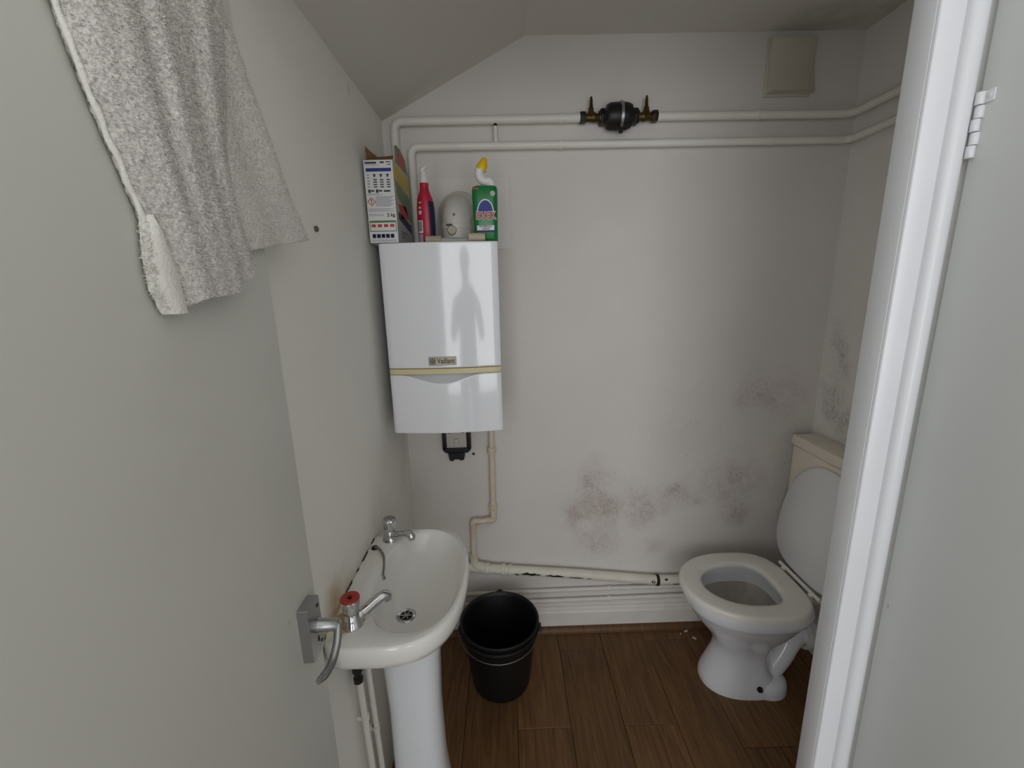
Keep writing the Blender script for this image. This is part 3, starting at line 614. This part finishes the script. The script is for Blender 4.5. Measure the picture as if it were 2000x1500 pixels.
ln = thing('small_bore_pipe', (.4, 1.632, .205), 'higher of two thin white pipes above the skirting board', 'pipe')
l2 = thing('small_bore_pipe', (.4, 1.632, .15), 'lower of two thin white pipes above the skirting board', 'pipe')
link('pipe_run', tube(B(), [(XL+.01, 1.630, .196), (.43, 1.630, .203), (1.225, 1.630, .203)], .0088, 14), 'skirting', ln); clip(.425, 1.630, .203, .0088, ln)
link('pipe_run', tube(B(), [(XL+.01, 1.630, .144), (.43, 1.630, .152), (1.225, 1.630, .16)], .0088, 14), 'skirting', l2); clip(.425, 1.630, .152, .0088, l2)

# ------------------------------------------------------------------ wash basin
BZ = .785
ba = thing('wash_basin', (-.26, .965, 0), 'white ceramic pedestal wash basin fixed to the left wall', 'basin')
def droof(scale, z, xb, inset=0.0, n=64):
    """D-shaped outline: flat along the wall, rounded front"""
    out = []; cy = .965; W2 = .226-inset; P = (-.113-inset) - xb
    for k in range(n):
        a = 2*math.pi*k/n; c, s = math.cos(a), math.sin(a)
        e = 2.5 if c > 0 else 9.0
        rr = (abs(c)**e + abs(s)**e)**(-1/e)
        xm = xb + P*.42
        x = xm + (P*.58 if c > 0 else P*.42)*rr*c
        out.append(Vector((xm + (x-xm)*scale, cy + W2*rr*s*scale, z)))
    return out
def bowl(z, hx, hy, cx_=-.247, cy_=.975, n=64):
    return [Vector((cx_ + hx*rr*math.cos(a), cy_ + hy*rr*math.sin(a), z)) for a in [2*math.pi*k/n for k in range(n)] for rr in [(abs(math.cos(a))**2.5+abs(math.sin(a))**2.5)**(-1/2.5)]]
xb = XL+.0015
rings = [droof(.45, .668, xb, .03), droof(.72, .690, xb, .018), droof(.93, .716, xb, .010), droof(.985, .730, xb, .006), droof(1, .748, xb, .002), droof(1, .768, xb, 0), droof(1, .779, xb, .0005), droof(1, .785, xb, .003), droof(1, .787, xb, .007),
         bowl(.7862, .1130, .2020, -.237, .982), bowl(.783, .1095, .197, -.237, .982), bowl(.774, .106, .191, -.238, .982), bowl(.755, .099, .178, -.240, .980), bowl(.735, .088, .158, -.245, .975), bowl(.717, .068, .122, -.253, .960), bowl(.706, .042, .07, -.262, .938), bowl(.7035, .021, .021, -.268, .925)]
link('bowl', loft(B(), rings), 'ceramic_w', ba, smooth=60)
dr = link('drain_ring', lathe(B(), [(.013, -.004), (.016, .0), (.023, .0015), (.0245, .0005), (.0245, -.002)], (-.268, .925, .7050), (0.06, 0, 1), 28), 'chrome', ba)
bm = B(); lathe(bm, [(0, 0), (.016, 0)], (-.268, .925, .7050), (0, 0, 1), 20); link('drain_hole', bm, 'rubber', dr)
bm = B()
for a in (0, 60, 120): tube(bm, [(-.268+.014*math.cos(R(a)), .925+.014*math.sin(R(a)), .7058), (-.268-.014*math.cos(R(a)), .925-.014*math.sin(R(a)), .7058)], .0016, 6)
link('drain_grid', bm, 'satin', dr)
pr_ = [(0, .105, .092), (.05, .098, .086), (.20, .082, .072), (.40, .078, .070), (.55, .082, .076), (.64, .092, .088), (.69, .10, .10)]
def pd(z, hy, hx):
    out = []
    for k in range(40):
        a = 2*math.pi*k/40; c, s = math.cos(a), math.sin(a); e = 2.6
        rr = (abs(c)**e+abs(s)**e)**(-1/e); out.append(Vector((-.275+hx*rr*c, .972+hy*rr*s*.78, z)))
    return out
link('pedestal', loft(B(), [pd(z, hy, hx) for z, hy, hx in pr_]), 'ceramic', ba, smooth=60)
def tap(x, y, ang, hot):
    d = Vector((math.cos(ang), math.sin(ang), 0)); z = .786
    t_ = link('tap_body', lathe(B(), [(0, 0), (.0225, 0), (.0225, .005), (.020, .009), (.0185, .020), (.0155, .028), (.013, .032), (.0, .033)], (x, y, z), (0, 0, 1), 24), 'chrome', ba)
    t_['label'] = 'chrome hot tap with red ring' if hot else 'chrome cold tap'
    bm = B(); n = 24; rings = []
    for h, r, fl in ((.030, .013, 0), (.034, .0165, .0006), (.046, .0175, .0014), (.060, .0195, .0016), (.066, .0195, .0006), (.068, .018, 0)):
        rings.append([Vector((x+(r+fl*math.cos(8*a))*math.cos(a), y+(r+fl*math.cos(8*a))*math.sin(a), z+h)) for a in [2*math.pi*k/48 for k in range(48)]])
    hdl = link('tap_head', loft(bm, rings), 'chrome', t_, smooth=50)
    L_ = .080
    sp_ = [Vector((x, y, z+.016)) + d*.008, Vector((x, y, z+.022)) + d*.03, Vector((x, y, z+.034)) + d*(L_-.022), Vector((x, y, z+.037)) + d*(L_-.008), Vector((x, y, z+.034)) + d*L_, Vector((x, y, z+.022)) + d*(L_+.003)]
    link('spout', tube(B(), fillet(sp_, .012), [.0135]*2+[.0118]*(len(fillet(sp_, .012))-3)+[.0095], 16), 'chrome', t_)
    if hot:
        link('red_ring', lathe(B(), [(.0, .0685), (.0075, .0688), (.0085, .0705), (.0195, .0705), (.0205, .069), (.0205, .066), (.018, .066)], (x, y, z), (0, 0, 1), 28), 'red', hdl)
        link('centre_screw', lathe(B(), [(0, .0718), (.004, .0715), (.004, .069)], (x, y, z), (0, 0, 1), 12), 'dark_metal', hdl)
    else:
        link('cap_disc', lathe(B(), [(.0, .0697), (.013, .0695), (.014, .068)], (x, y, z), (0, 0, 1), 24), 'satin', hdl)
tap(-.354, 1.135, R(-28), False)
tap(-.352, .808, R(38), True)
link('limescale_stain', loft(B(), [[Vector((-.366+.036*k_*math.cos(a), .818+.036*k_*math.sin(a), z)) for a in [2*math.pi*q/28 for q in range(28)]] for k_, z in ((1, .7866), (.97, .7876))]), 'rust', ba)
ch = [(-.390, 1.092, .789), (-.380, 1.085, .795), (-.366, 1.072, .796), (-.350, 1.050, .791), (-.343, 1.020, .781), (-.341, 1.000, .768)]
ck = link('plug_chain', tube(B(), fillet(ch, .02), .0034, 8), 'glass', ba)
link('chain_end', lathe(B(), [(0, 0), (.007, .001), (.005, .008), (.0025, .014), (0, .015)], (-.341, .998, .757), (0, 0, 1), 12), 'glass', ck)
link('chain_stay', lathe(B(), [(0, 0), (.010, 0), (.009, .005), (.004, .008), (0, .008)], (-.388, 1.092, .7865), (0, 0, 1), 14), 'dark_metal', ck)
random.seed(3)
for y0, y1 in ((.905, .955), (.985, 1.005), (1.03, 1.08), (1.115, 1.14)):
    bm = B(); n = 6; a_ = []
    for k in range(n+1):
        w = random.uniform(.0015, .0045) if 0 < k < n else .0005; y = y0+(y1-y0)*k/n
        a_.append([Vector((XL, y, .784)), Vector((XL+w, y, .784)), Vector((XL+w, y, .7895)), Vector((XL, y, .7895))])
    link('sealant_crack', loft(bm, a_), 'grime', ba, smooth=0)
bm = B(); tube(bm, [(XL+.001, .752, .787), (XL+.001, .83, .788), (XL+.001, .90, .788)], [.003, .006, .003], 8); link('sealant_bead', bm, 'rust', ba)
# supply pipes below the basin
s1 = thing('supply_pipe', (-.384, .905, 0), 'white supply pipe with a dull valve below the near side of the basin', 'pipe')
link('pipe_run', tube(B(), [(-.386, .880, .60), (-.384, .905, .0)], .0082, 12), 'pipe', s1)
link('valve', lathe(B(), [(.006, 0), (.0115, .001), (.0115, .014), (.0085, .016), (.010, .030), (.0125, .032), (.0125, .046), (.008, .05)], (-.386, .878, .560), (0, 0, 1), 12), 'dark_metal', s1)
link('flexible_tail', tube(B(), [(-.386, .876, .605), (-.375, .868, .70)], .006, 10), 'dark_metal', s1)
clip(-.385, .888, .44, .0082, s1, 'y')
s2 = thing('supply_pipe', (-.384, .955, 0), 'white supply pipe running down beside the basin pedestal', 'pipe')
link('pipe_run', tube(B(), [(-.386, .935, .72), (-.384, .965, .0)], .0082, 12), 'pipe', s2); clip(-.385, .950, .33, .0082, s2, 'y')

# ------------------------------------------------------------------ bucket
bu = thing('bucket', (-.052, 1.392, 0), 'black plastic bucket with thin wire handle between basin and toilet', 'bucket')
o_ = (-.052, 1.392, 0)
link('bucket_body', lathe(B(), [(0, .001), (.104, .001), (.109, .006), (.112, .02), (.140, .262), (.146, .264), (.150, .268), (.150, .276), (.146, .279), (.141, .276), (.137, .264), (.109, .02), (.0, .018)], o_, (0, 0, 1), 48), 'bucket', bu, smooth=50)
bm = B(); lathe(bm, [(.140, .236), (.147, .238), (.148, .246), (.142, .250)], o_, (0, 0, 1), 48); link('rib', bm, 'bucket', bu, smooth=50)
hp = [(-.052+.150*math.cos(R(a)), 1.392+.150*math.sin(R(a))*1.02-.006, .262-.030*math.sin(R(-a if a < 0 else 0))) for a in range(0, -181, -12)]
hp = [(-.196, 1.360, .262)] + [(-.052+.154*math.cos(R(a)), 1.380+.160*math.sin(R(a)), .262-.022*math.sin(R(a-180))) for a in range(190, 351, 10)] + [(.096, 1.36, .262)]
link('wire_handle', tube(B(), hp, .0022, 8), 'wire', bu)
for x in (-.200, .098): link('handle_lug', box(B(), x-.006, x+.006, 1.35, 1.374, .246, .270, .003), 'bucket', bu)
sptx = B(); prism(sptx, [(-.075, 1.535), (-.029, 1.535), (-.052, 1.556)], 2, .262, .276); link('spout_lip', sptx, 'bucket', bu)

# ------------------------------------------------------------------ toilet
TY = 1.366
to = thing('toilet', (.85, TY, 0), 'white ceramic toilet pan with seat down and lid raised', 'toilet')
def egg(xf, xbk, hwid, z, y=TY, n=56, e=2.2, peak=.58):
    """egg outline: front tip xf, straight-ish back xbk"""
    xm = xf + (xbk-xf)*peak; out = []
    for k in range(n):
        a = 2*math.pi*k/n; c, s = math.cos(a), math.sin(a)
        ee = 3.2 if c > 0 else e
        rr = (abs(c)**ee+abs(s)**ee)**(-1/ee)
        out.append(Vector((xm + ((xbk-xm) if c > 0 else (xm-xf))*rr*c, y+hwid*rr*s, z)))
    return out
ro = [egg(.722, 1.000, .104, 0, e=2.3), egg(.720, 1.004, .105, .012), egg(.724, .992, .101, .035), egg(.748, .962, .090, .085), egg(.766, .950, .083, .130), egg(.768, .952, .086, .165), egg(.752, .968, .098, .205), egg(.722, .990, .118, .245), egg(.690, 1.010, .140, .285), egg(.664, 1.028, .157, .322),
      egg(.650, 1.040, .168, .346), egg(.646, 1.046, .172, .352), egg(.643, 1.060, .174, .375), egg(.644, 1.060, .173, .388), egg(.650, 1.055, .167, .393),
      egg(.690, .990, .128, .393), egg(.695, .985, .123, .386), egg(.690, .990, .130, .36), egg(.700, .985, .126, .33), egg(.735, .965, .098, .28), egg(.78, .945, .068, .225), egg(.82, .93, .045, .195)]
link('pan', loft(B(), ro), 'ceramic', to, smooth=60)
link('bowl_stain', loft(B(), [egg(.7025, .984, .1240, .328), egg(.7365, .9635, .0965, .28), egg(.7815, .9435, .0665, .225)], False, False), 'bowl_stain', to, smooth=60)
link('water', loft(B(), [egg(.765, .951, .079, .243), egg(.80, .93, .05, .2432)], False, True), 'water', to)
# foot lug with bolt, near side
bm = B(); loft(bm, [[Vector((.950+.072*s_*math.cos(a), 1.316+.060*s_*math.sin(a), z)) for a in [2*math.pi*k/28 for k in range(28)]] for z, s_ in ((0, 1), (.024, 1.0), (.042, .95), (.054, .82), (.061, .58), (.063, .25))])
link('foot_lug', bm, 'ceramic', to, smooth=60)
link('bolt_hole', lathe(B(), [(0, .0012), (.0095, .0012), (.010, -.004)], (.893, 1.2610, .0475), (-.25, -.80, .62), 16), 'rubber', to)
# trap and outlet
tr = [(.900, TY, .19), (.935, TY-.02, .09), (.972, TY-.03, .062), (1.008, TY-.028, .120), (1.036, TY-.02, .172), (1.066, TY-.01, .196), (1.105, TY, .198)]
link('trap', tube(B(), fillet(tr, .03, 5), [.042]*6+[.040]*(len(fillet(tr, .03, 5))-9)+[.044, .046, .046], 24), 'ceramic', to, smooth=60)
oc = link('outlet_collar', lathe(B(), [(.046, 0), (.058, .001), (.060, .005), (.060, .016), (.054, .018), (.054, .030), (.058, .032), (.058, .040), (.0, .040)], (1.088, TY-.004, .197), (1, 0, 0), 30), 'wht_plastic', to)
link('outlet_pipe', tube(B(), [(1.12, TY, .19), (XR-.002, TY, .185)], .052, 24), 'pipe', oc)
# seat
def seat_ring(zb, h):
    n = 64; O = egg(.628, 1.046, .184, 0, n=n, e=2.15); I = egg(.708, .962, .112, 0, n=n, e=2.0); bm = B(); rr = []
    prof = [(0, 0.0), (0, .45), (.02, .75), (.07, .95), (.16, 1.0), (.75, .93), (.92, .85), (.985, .6), (1, .3), (.98, 0)]
    cols = [[O[k]*(1-u)+I[k]*u + Vector((0, 0, zb+h*v)) for u, v in prof] for k in range(n)]
    vr = [[bm.verts.new(p) for p in c_] for c_ in cols]
    for k in range(n):
        a, b = vr[k], vr[(k+1) % n]
        for j in range(len(prof)): bm.faces.new((a[j], a[(j+1) % len(prof)], b[(j+1) % len(prof)], b[j]))
    return bm
link('seat', seat_ring(.396, .024), 'seat', to, smooth=60)
# raised lid: built flat, then tilted about the hinge
def lidmesh():
    bm = B(); out = []
    for sc, z in ((.975, .0), (1.0, .004), (1.0, .010), (.985, .014), (.95, .016)):
        e_ = egg(-.425, 0, .186, 0, y=0, n=56, e=2.2); c_ = Vector((-.2, 0, 0))
        out.append([c_ + (p-c_)*sc + Vector((0, 0, z)) for p in e_])
    loft(bm, out); return bm
bm = lidmesh(); bmesh.ops.transform(bm, matrix=Matrix.Translation((1.068, TY+.006, .424)) @ Matrix.Rotation(R(98), 4, 'Y'), verts=bm.verts[:])
link('lid', bm, 'lid', to, smooth=60)
hb = link('hinge_bar', tube(B(), [(1.060, TY-.11, .418), (1.060, TY+.11, .418)], .007, 12), 'seat', to)
for y in (TY-.075, TY+.075): link('hinge_post', lathe(B(), [(0, 0), (.013, 0), (.013, .006), (.009, .010), (.009, .026), (0, .028)], (1.052, y, .392), (0, 0, 1), 16), 'seat', hb)
# cistern
ci = thing('cistern', (1.19, 1.38, .48), 'cream plastic toilet cistern on the right wall behind the raised lid', 'cistern')
link('tank', box(B(), 1.139, XR-.001, 1.165, 1.597, .50, .862, .008, 3), 'cistern', ci)
link('tank_lid', box(B(), 1.134, XR-.001, 1.160, 1.602, .863, .904, .007, 3), 'cistern', ci)
link('flush_pipe', tube(B(), fillet([(1.20, TY, .505), (1.20, TY, .335), (1.045, TY, .335)], .05), .02, 16), 'wht_plastic', ci)

# ------------------------------------------------------------------ towel on the left door
tw = thing('towel', (-.33, .55, 1.48), 'pale grey terry towel hanging over the open left door', 'towel')
def lerp_tab(tab, z):
    for (z0, v0), (z1_, v1) in zip(tab, tab[1:]):
        if z0 >= z >= z1_: return v0 + (v1-v0)*((z-z0)/(z1_-z0) if z1_ != z0 else 0)
    return tab[-1][1] if z < tab[-1][0] else tab[0][1]
Ltab = [(2.015, 0.3553), (1.8605, 0.3749), (1.7318, 0.4027), (1.6978, 0.4099), (1.6607, 0.4192), (1.636, 0.4274), (1.6112, 0.4357), (1.5742, 0.447), (1.5309, 0.4594), (1.4794, 0.4738)]
Ftab = [(2.0, .655), (1.87, .640), (1.76, .620), (1.655, .596), (1.60, .600), (1.543, .617), (1.48, .63)]
Rtab = [(2.0, .62), (1.90, .645), (1.869, .650), (1.84, .679), (1.794, .695), (1.734, .723), (1.657, .755), (1.593, .814), (1.55, .83)]
def nz(a, b): return math.sin(a*12.9898+b*78.233)*43758.5453 % 1.0
def tf(u, z):   # bulge and long soft folds of the front layer
    f = .0028*math.sin(u*20 + 1.2*math.sin(z*7)) + .0018*math.sin(u*37+2.0*math.sin(z*6)+1.3) + .0035*math.sin(z*15+u*5)
    k = min(1, max(0, u)); env = min(1, (1-abs(2*k-1)**3)*1.1)
    fade = .45 + .55*min(1, max(0, (z-1.55)/.12))
    return -.3465 + .0205*env + f*env*fade
NU, NV = 120, 170
def sheet(lt, rt_, bot, top, xf, NU=NU, NV=NV, thick=.007):
    bm = B(); g = []
    for j in range(NV+1):
        row = []
        for i in range(NU+1):
            u = i/NU; zb = bot(u); zz = top - (top-zb)*j/NV
            y = lerp_tab(lt, zz)*(1-u) + lerp_tab(rt_, zz)*u
            row.append(Vector((xf(u, zz) + random.uniform(-.0009, .0009), y + random.uniform(-.0007, .0007), zz + random.uniform(-.0007, .0007))))
        g.append(row)
    F = [[bm.verts.new(p) for p in r_] for r_ in g]; K = [[bm.verts.new(p-Vector((thick, 0, 0))) for p in r_] for r_ in g]
    for j in range(NV):
        for i in range(NU):
            bm.faces.new((F[j][i], F[j][i+1], F[j+1][i+1], F[j+1][i])); bm.faces.new((K[j][i], K[j+1][i], K[j+1][i+1], K[j][i+1]))
    for j in range(NV):
        bm.faces.new((F[j][0], F[j+1][0], K[j+1][0], K[j][0])); bm.faces.new((F[j][NU], K[j][NU], K[j+1][NU], F[j+1][NU]))
    for i in range(NU):
        bm.faces.new((F[0][i], K[0][i], K[0][i+1], F[0][i+1])); bm.faces.new((F[NV][i], F[NV][i+1], K[NV][i+1], K[NV][i]))
    return bm, g
def botF(u): return 1.487 + .004*math.sin(u*9) + (.012*u/.35 if u < .35 else .012 + .044*(u-.35)/.65)
def botB(u): return 1.540 + .053*u
fb, gF = sheet(Ltab, Ftab, botF, 1.992, tf)
ft_ = link('front_layer', fb, 'towel', tw, smooth=180)
def xbk(u, z): return -.3445 + .004*math.sin(u*14+z*5) + .004*u*math.sin(z*16) + (-.004*u)
Bl = [(2.0, .50), (1.48, .50)]
kb, gB = sheet(Bl, Rtab, botB, 1.992, xbk, NU=80, NV=130, thick=.005)
bl_ = link('back_layer', kb, 'towel', tw, smooth=180)
link('over_door_fold', box(B(), -.406+.006, -.318, .34, .64, 1.9905, 1.999, .004), 'towel', tw)
# left selvedge, rolled, and the turned-back white hem at its foot
sv = [Vector((tf(0, z)-.001+.0006*math.sin(z*160), lerp_tab(Ltab, z)-.001+.0008*math.sin(z*210), z)) for z in [1.99-.0056*k for k in range(76)]]
link('selvedge', tube(B(), sv, [.0026+.0004*math.sin(k*1.3) for k in range(len(sv))], 10), 'towel_w', tw, smooth=60)
hin = [(1.578, .4475), (1.564, .4605), (1.5185, .4700), (1.483, .4730)]; hout = [(1.578, .4465), (1.562, .4435), (1.536, .4400), (1.506, .4410), (1.483, .4500)]
bm = B(); rings = []
for k in range(37):
    z = 1.578 - .096*k/36
    a, b = lerp_tab(hout, z), lerp_tab(hin, z); j_ = random.uniform(-.0008, .0008)
    rings.append([Vector((-.346, a+j_, z)), Vector((-.3405, (a*.75+b*.25), z)), Vector((-.3385, (a*.35+b*.65), z)), Vector((-.341, b, z)), Vector((-.347, b, z)), Vector((-.352, a+j_, z))])
link('white_hem', loft(bm, rings), 'towel_w', tw, smooth=60)
def pile(g, n, name, parent, m, ln_=.0026):
    bm = B(); rows, cols_ = len(g), len(g[0]); random.seed(11)
    for _ in range(n):
        j = random.randrange(int(rows*.10), rows-1); i = random.randrange(cols_-1)
        p = g[j][i].lerp(g[j][i+1], random.random()).lerp(g[j+1][i], random.random()*.8)
        q = Vector((random.uniform(.5, 1), random.uniform(-.7, .7), random.uniform(-1.0, .35))).normalized()*ln_*random.uniform(.6, 1.2)
        s_ = Vector((random.uniform(-.3, .3), random.uniform(-1, 1), random.uniform(-1, 1))).normalized()*.0006
        bm.faces.new([bm.verts.new(p-s_), bm.verts.new(p+s_), bm.verts.new(p+q)])
    o = link(name, bm, m, parent, smooth=0); o['kind'] = 'stuff'; return o
pile(gF, 80000, 'terry_pile', ft_, 'towel'); pile(gB, 36000, 'terry_pile', bl_, 'towel', .0022)
bm = B(); random.seed(5)
for k in range(700):
    z = random.uniform(1.486, 1.572); a = lerp_tab(hout, z); p = Vector((random.uniform(-.352, -.342), a+random.uniform(-.001, .004), z))
    q = Vector((random.uniform(-.3, .6), random.uniform(-1, -.2), random.uniform(-.6, .3))).normalized()*.0042; s_ = Vector((0, 0, .0006))
    bm.faces.new([bm.verts.new(p-s_), bm.verts.new(p+s_), bm.verts.new(p+q)])
o = link('hem_fringe', bm, 'towel_w', tw, smooth=0); o['kind'] = 'stuff'

# ------------------------------------------------------------------ small things
tag(link('wall_screw', lathe(B(), [(0, 0), (.006, 0), (.0065, .004), (.005, .006), (.002, .0065), (0, .005)], (XL, .985, 1.635), (1, 0, 0), 14), 'screw'), 'small grey screw in the left wall beside the towel corner', 'screw')
for (x, y, a, lab) in ((.762, 1.592, .4, 'pale paint flake on the floor nearest the skirting by the toilet'), (.732, 1.578, 1.2, 'smallest pale paint crumb on the floor left of the toilet'), (.782, 1.552, -.7, 'pale curled paint flake on the floor nearest the toilet')):
    bm = B(); s_ = .011 if a != 1.2 else .006
    pl = [Vector((s_*math.cos(t_)*(1 if k % 2 else .75), .45*s_*math.sin(t_), .0003)) for k, t_ in enumerate([2*math.pi*k/8 for k in range(8)])]
    loft(bm, [pl, [p + Vector((0, 0, .0014 + .002*(p.x/s_)**2)) for p in pl]]); bmesh.ops.transform(bm, matrix=Matrix.Translation((x, y, 0)) @ Matrix.Rotation(a, 4, 'Z'), verts=bm.verts[:])
    tag(link('paint_flake', bm, 'flake'), lab, 'paint flake', 'paint flakes on the floor')

# ------------------------------------------------------------------ the photographer, seen only as a reflection in the boiler
M['jacket'] = mat('dark_jacket', (46, 48, 56), 0.85, var=0.2, vscale=20); M['trousers'] = mat('dark_trousers', (38, 40, 48), 0.85, var=0.2, vscale=20)
M['skin'] = mat('skin', (196, 150, 126), 0.5, var=0.06, vscale=20); M['hair'] = mat('dark_hair', (44, 34, 28), 0.6, var=0.3, vscale=60); M['shoe'] = mat('dark_shoe', (30, 28, 28), 0.5)
PX, PYB = 0.0, -.42
def skinned(name, verts, edges, rad, m, parent, root=0, sub=2):
    me = bpy.data.meshes.new(name); me.from_pydata([Vector(v) for v in verts], edges, [])
    o = bpy.data.objects.new(name, me); C.objects.link(o)
    sk = o.modifiers.new('skin', 'SKIN'); sk.use_smooth_shade = True
    for i, r in enumerate(rad):
        v = me.skin_vertices[0].data[i]; v.radius = r if isinstance(r, tuple) else (r, r); v.use_root = (i == root)
    sb = o.modifiers.new('sub', 'SUBSURF'); sb.levels = sb.render_levels = sub
    dg = bpy.context.evaluated_depsgraph_get(); m2 = bpy.data.meshes.new_from_object(o.evaluated_get(dg))
    bpy.data.objects.remove(o); bpy.data.meshes.remove(me)
    bm = B(); bm.from_mesh(m2); bpy.data.meshes.remove(m2)
    return bm
pe = thing('person', (PX, PYB, 0), 'person in dark jacket and trousers holding a phone up, reflected in the boiler', 'person')
V, E_, Rr = [], [], []
def add(p, r, link_to=None):
    V.append((PX+p[0], PYB+p[1], p[2])); Rr.append(r); i = len(V)-1
    if link_to is not None: E_.append((link_to, i))
    return i
pel = add((0, 0, .93), (.16, .115)); wst = add((0, 0, 1.08), (.145, .105), pel); chs = add((0, .01, 1.27), (.165, .12), wst); shm = add((0, 0, 1.42), (.12, .085), chs)
nk_ = add((0, .01, 1.50), .055, shm); nk2 = add((0, .025, 1.555), .054, nk_); hd1 = add((0, .03, 1.62), (.070, .085), nk2); hd2 = add((0, .02, 1.70), (.074, .090), hd1); add((0, .015, 1.755), (.050, .060), hd2)
for sx_ in (-1, 1):
    sh_ = add((sx_*.185, 0, 1.405), .066, shm); el = add((sx_*.25, .09, 1.16), .047, sh_); wr_ = add((sx_*.115, .325, 1.385), .029, el); pm = add((sx_*.092, .375, 1.445), (.036, .020), wr_)
    for k in range(4):
        a_ = add((sx_*(.086-.002*k), .392, 1.462+.018*k-.02), .0095, pm); b_ = add((sx_*(.070), .410, 1.470+.018*k-.02), .0085, a_); add((sx_*(.052-.003*(k == 3)), .400, 1.472+.018*k-.02), .0075, b_)
    a_ = add((sx_*.070, .368, 1.452), .010, pm); add((sx_*.046, .372, 1.468), .0085, a_)
    hp_ = add((sx_*.095, 0, .86), .088, pel); kn = add((sx_*.105, .015, .48), .060, hp_); an = add((sx_*.11, -.01, .09), .040, kn); ft2 = add((sx_*.115, .06, .045), (.042, .035), an); add((sx_*.12, .14, .032), (.040, .026), ft2)
bm = skinned('person_body', V, E_, Rr, 'jacket', pe)
for f_ in bm.faces:
    c_ = f_.calc_center_median(); yy = c_.y-PYB
    f_.material_index = 2 if (c_.z > 1.515 or yy > .335) else (3 if c_.z < .085 else (1 if c_.z < .92 else 0))
link('body', bm, None, pe, smooth=180, mats=['jacket', 'trousers', 'skin', 'shoe'])
hb_ = B(); bmesh.ops.create_uvsphere(hb_, u_segments=24, v_segments=16, radius=1.0)
for v in hb_.verts: v.co = Vector((PX+v.co.x*.083, PYB+.005+v.co.y*.102, 1.705+v.co.z*.080))
bmesh.ops.delete(hb_, geom=[v for v in hb_.verts if v.co.y-PYB > .045 and v.co.z < 1.735], context='VERTS')
link('hair', hb_, 'hair', pe, smooth=180)
nb = B(); lathe(nb, [(0, 0), (.010, .002), (.013, .016), (.008, .034), (0, .038)], (PX, PYB+.108, 1.640), (0, .15, 1), 12); link('nose', nb, 'skin', pe)
for sx_ in (-1, 1):
    link('ear', lathe(B(), [(0, 0), (.014, .002), (.018, .008), (.012, .012), (0, .010)], (PX+sx_*.076, PYB+.02, 1.655), (sx_, .1, 0), 14), 'skin', pe)
    link('eye', lathe(B(), [(0, 0), (.008, .001), (.011, -.004)], (PX+sx_*.032, PYB+.105, 1.672), (0, 1, 0), 14), 'wht_plastic', pe)
link('mouth', tube(B(), [(PX-.022, PYB+.100, 1.612), (PX, PYB+.108, 1.610), (PX+.022, PYB+.100, 1.612)], [.002, .005, .002], 8), 'c_red', pe)
tag(link('phone', box(B(), -.076, .076, -.030, -.022, 1.452, 1.526, .0035), 'black'), 'dark phone held up by the person, reflected in the boiler', 'phone')
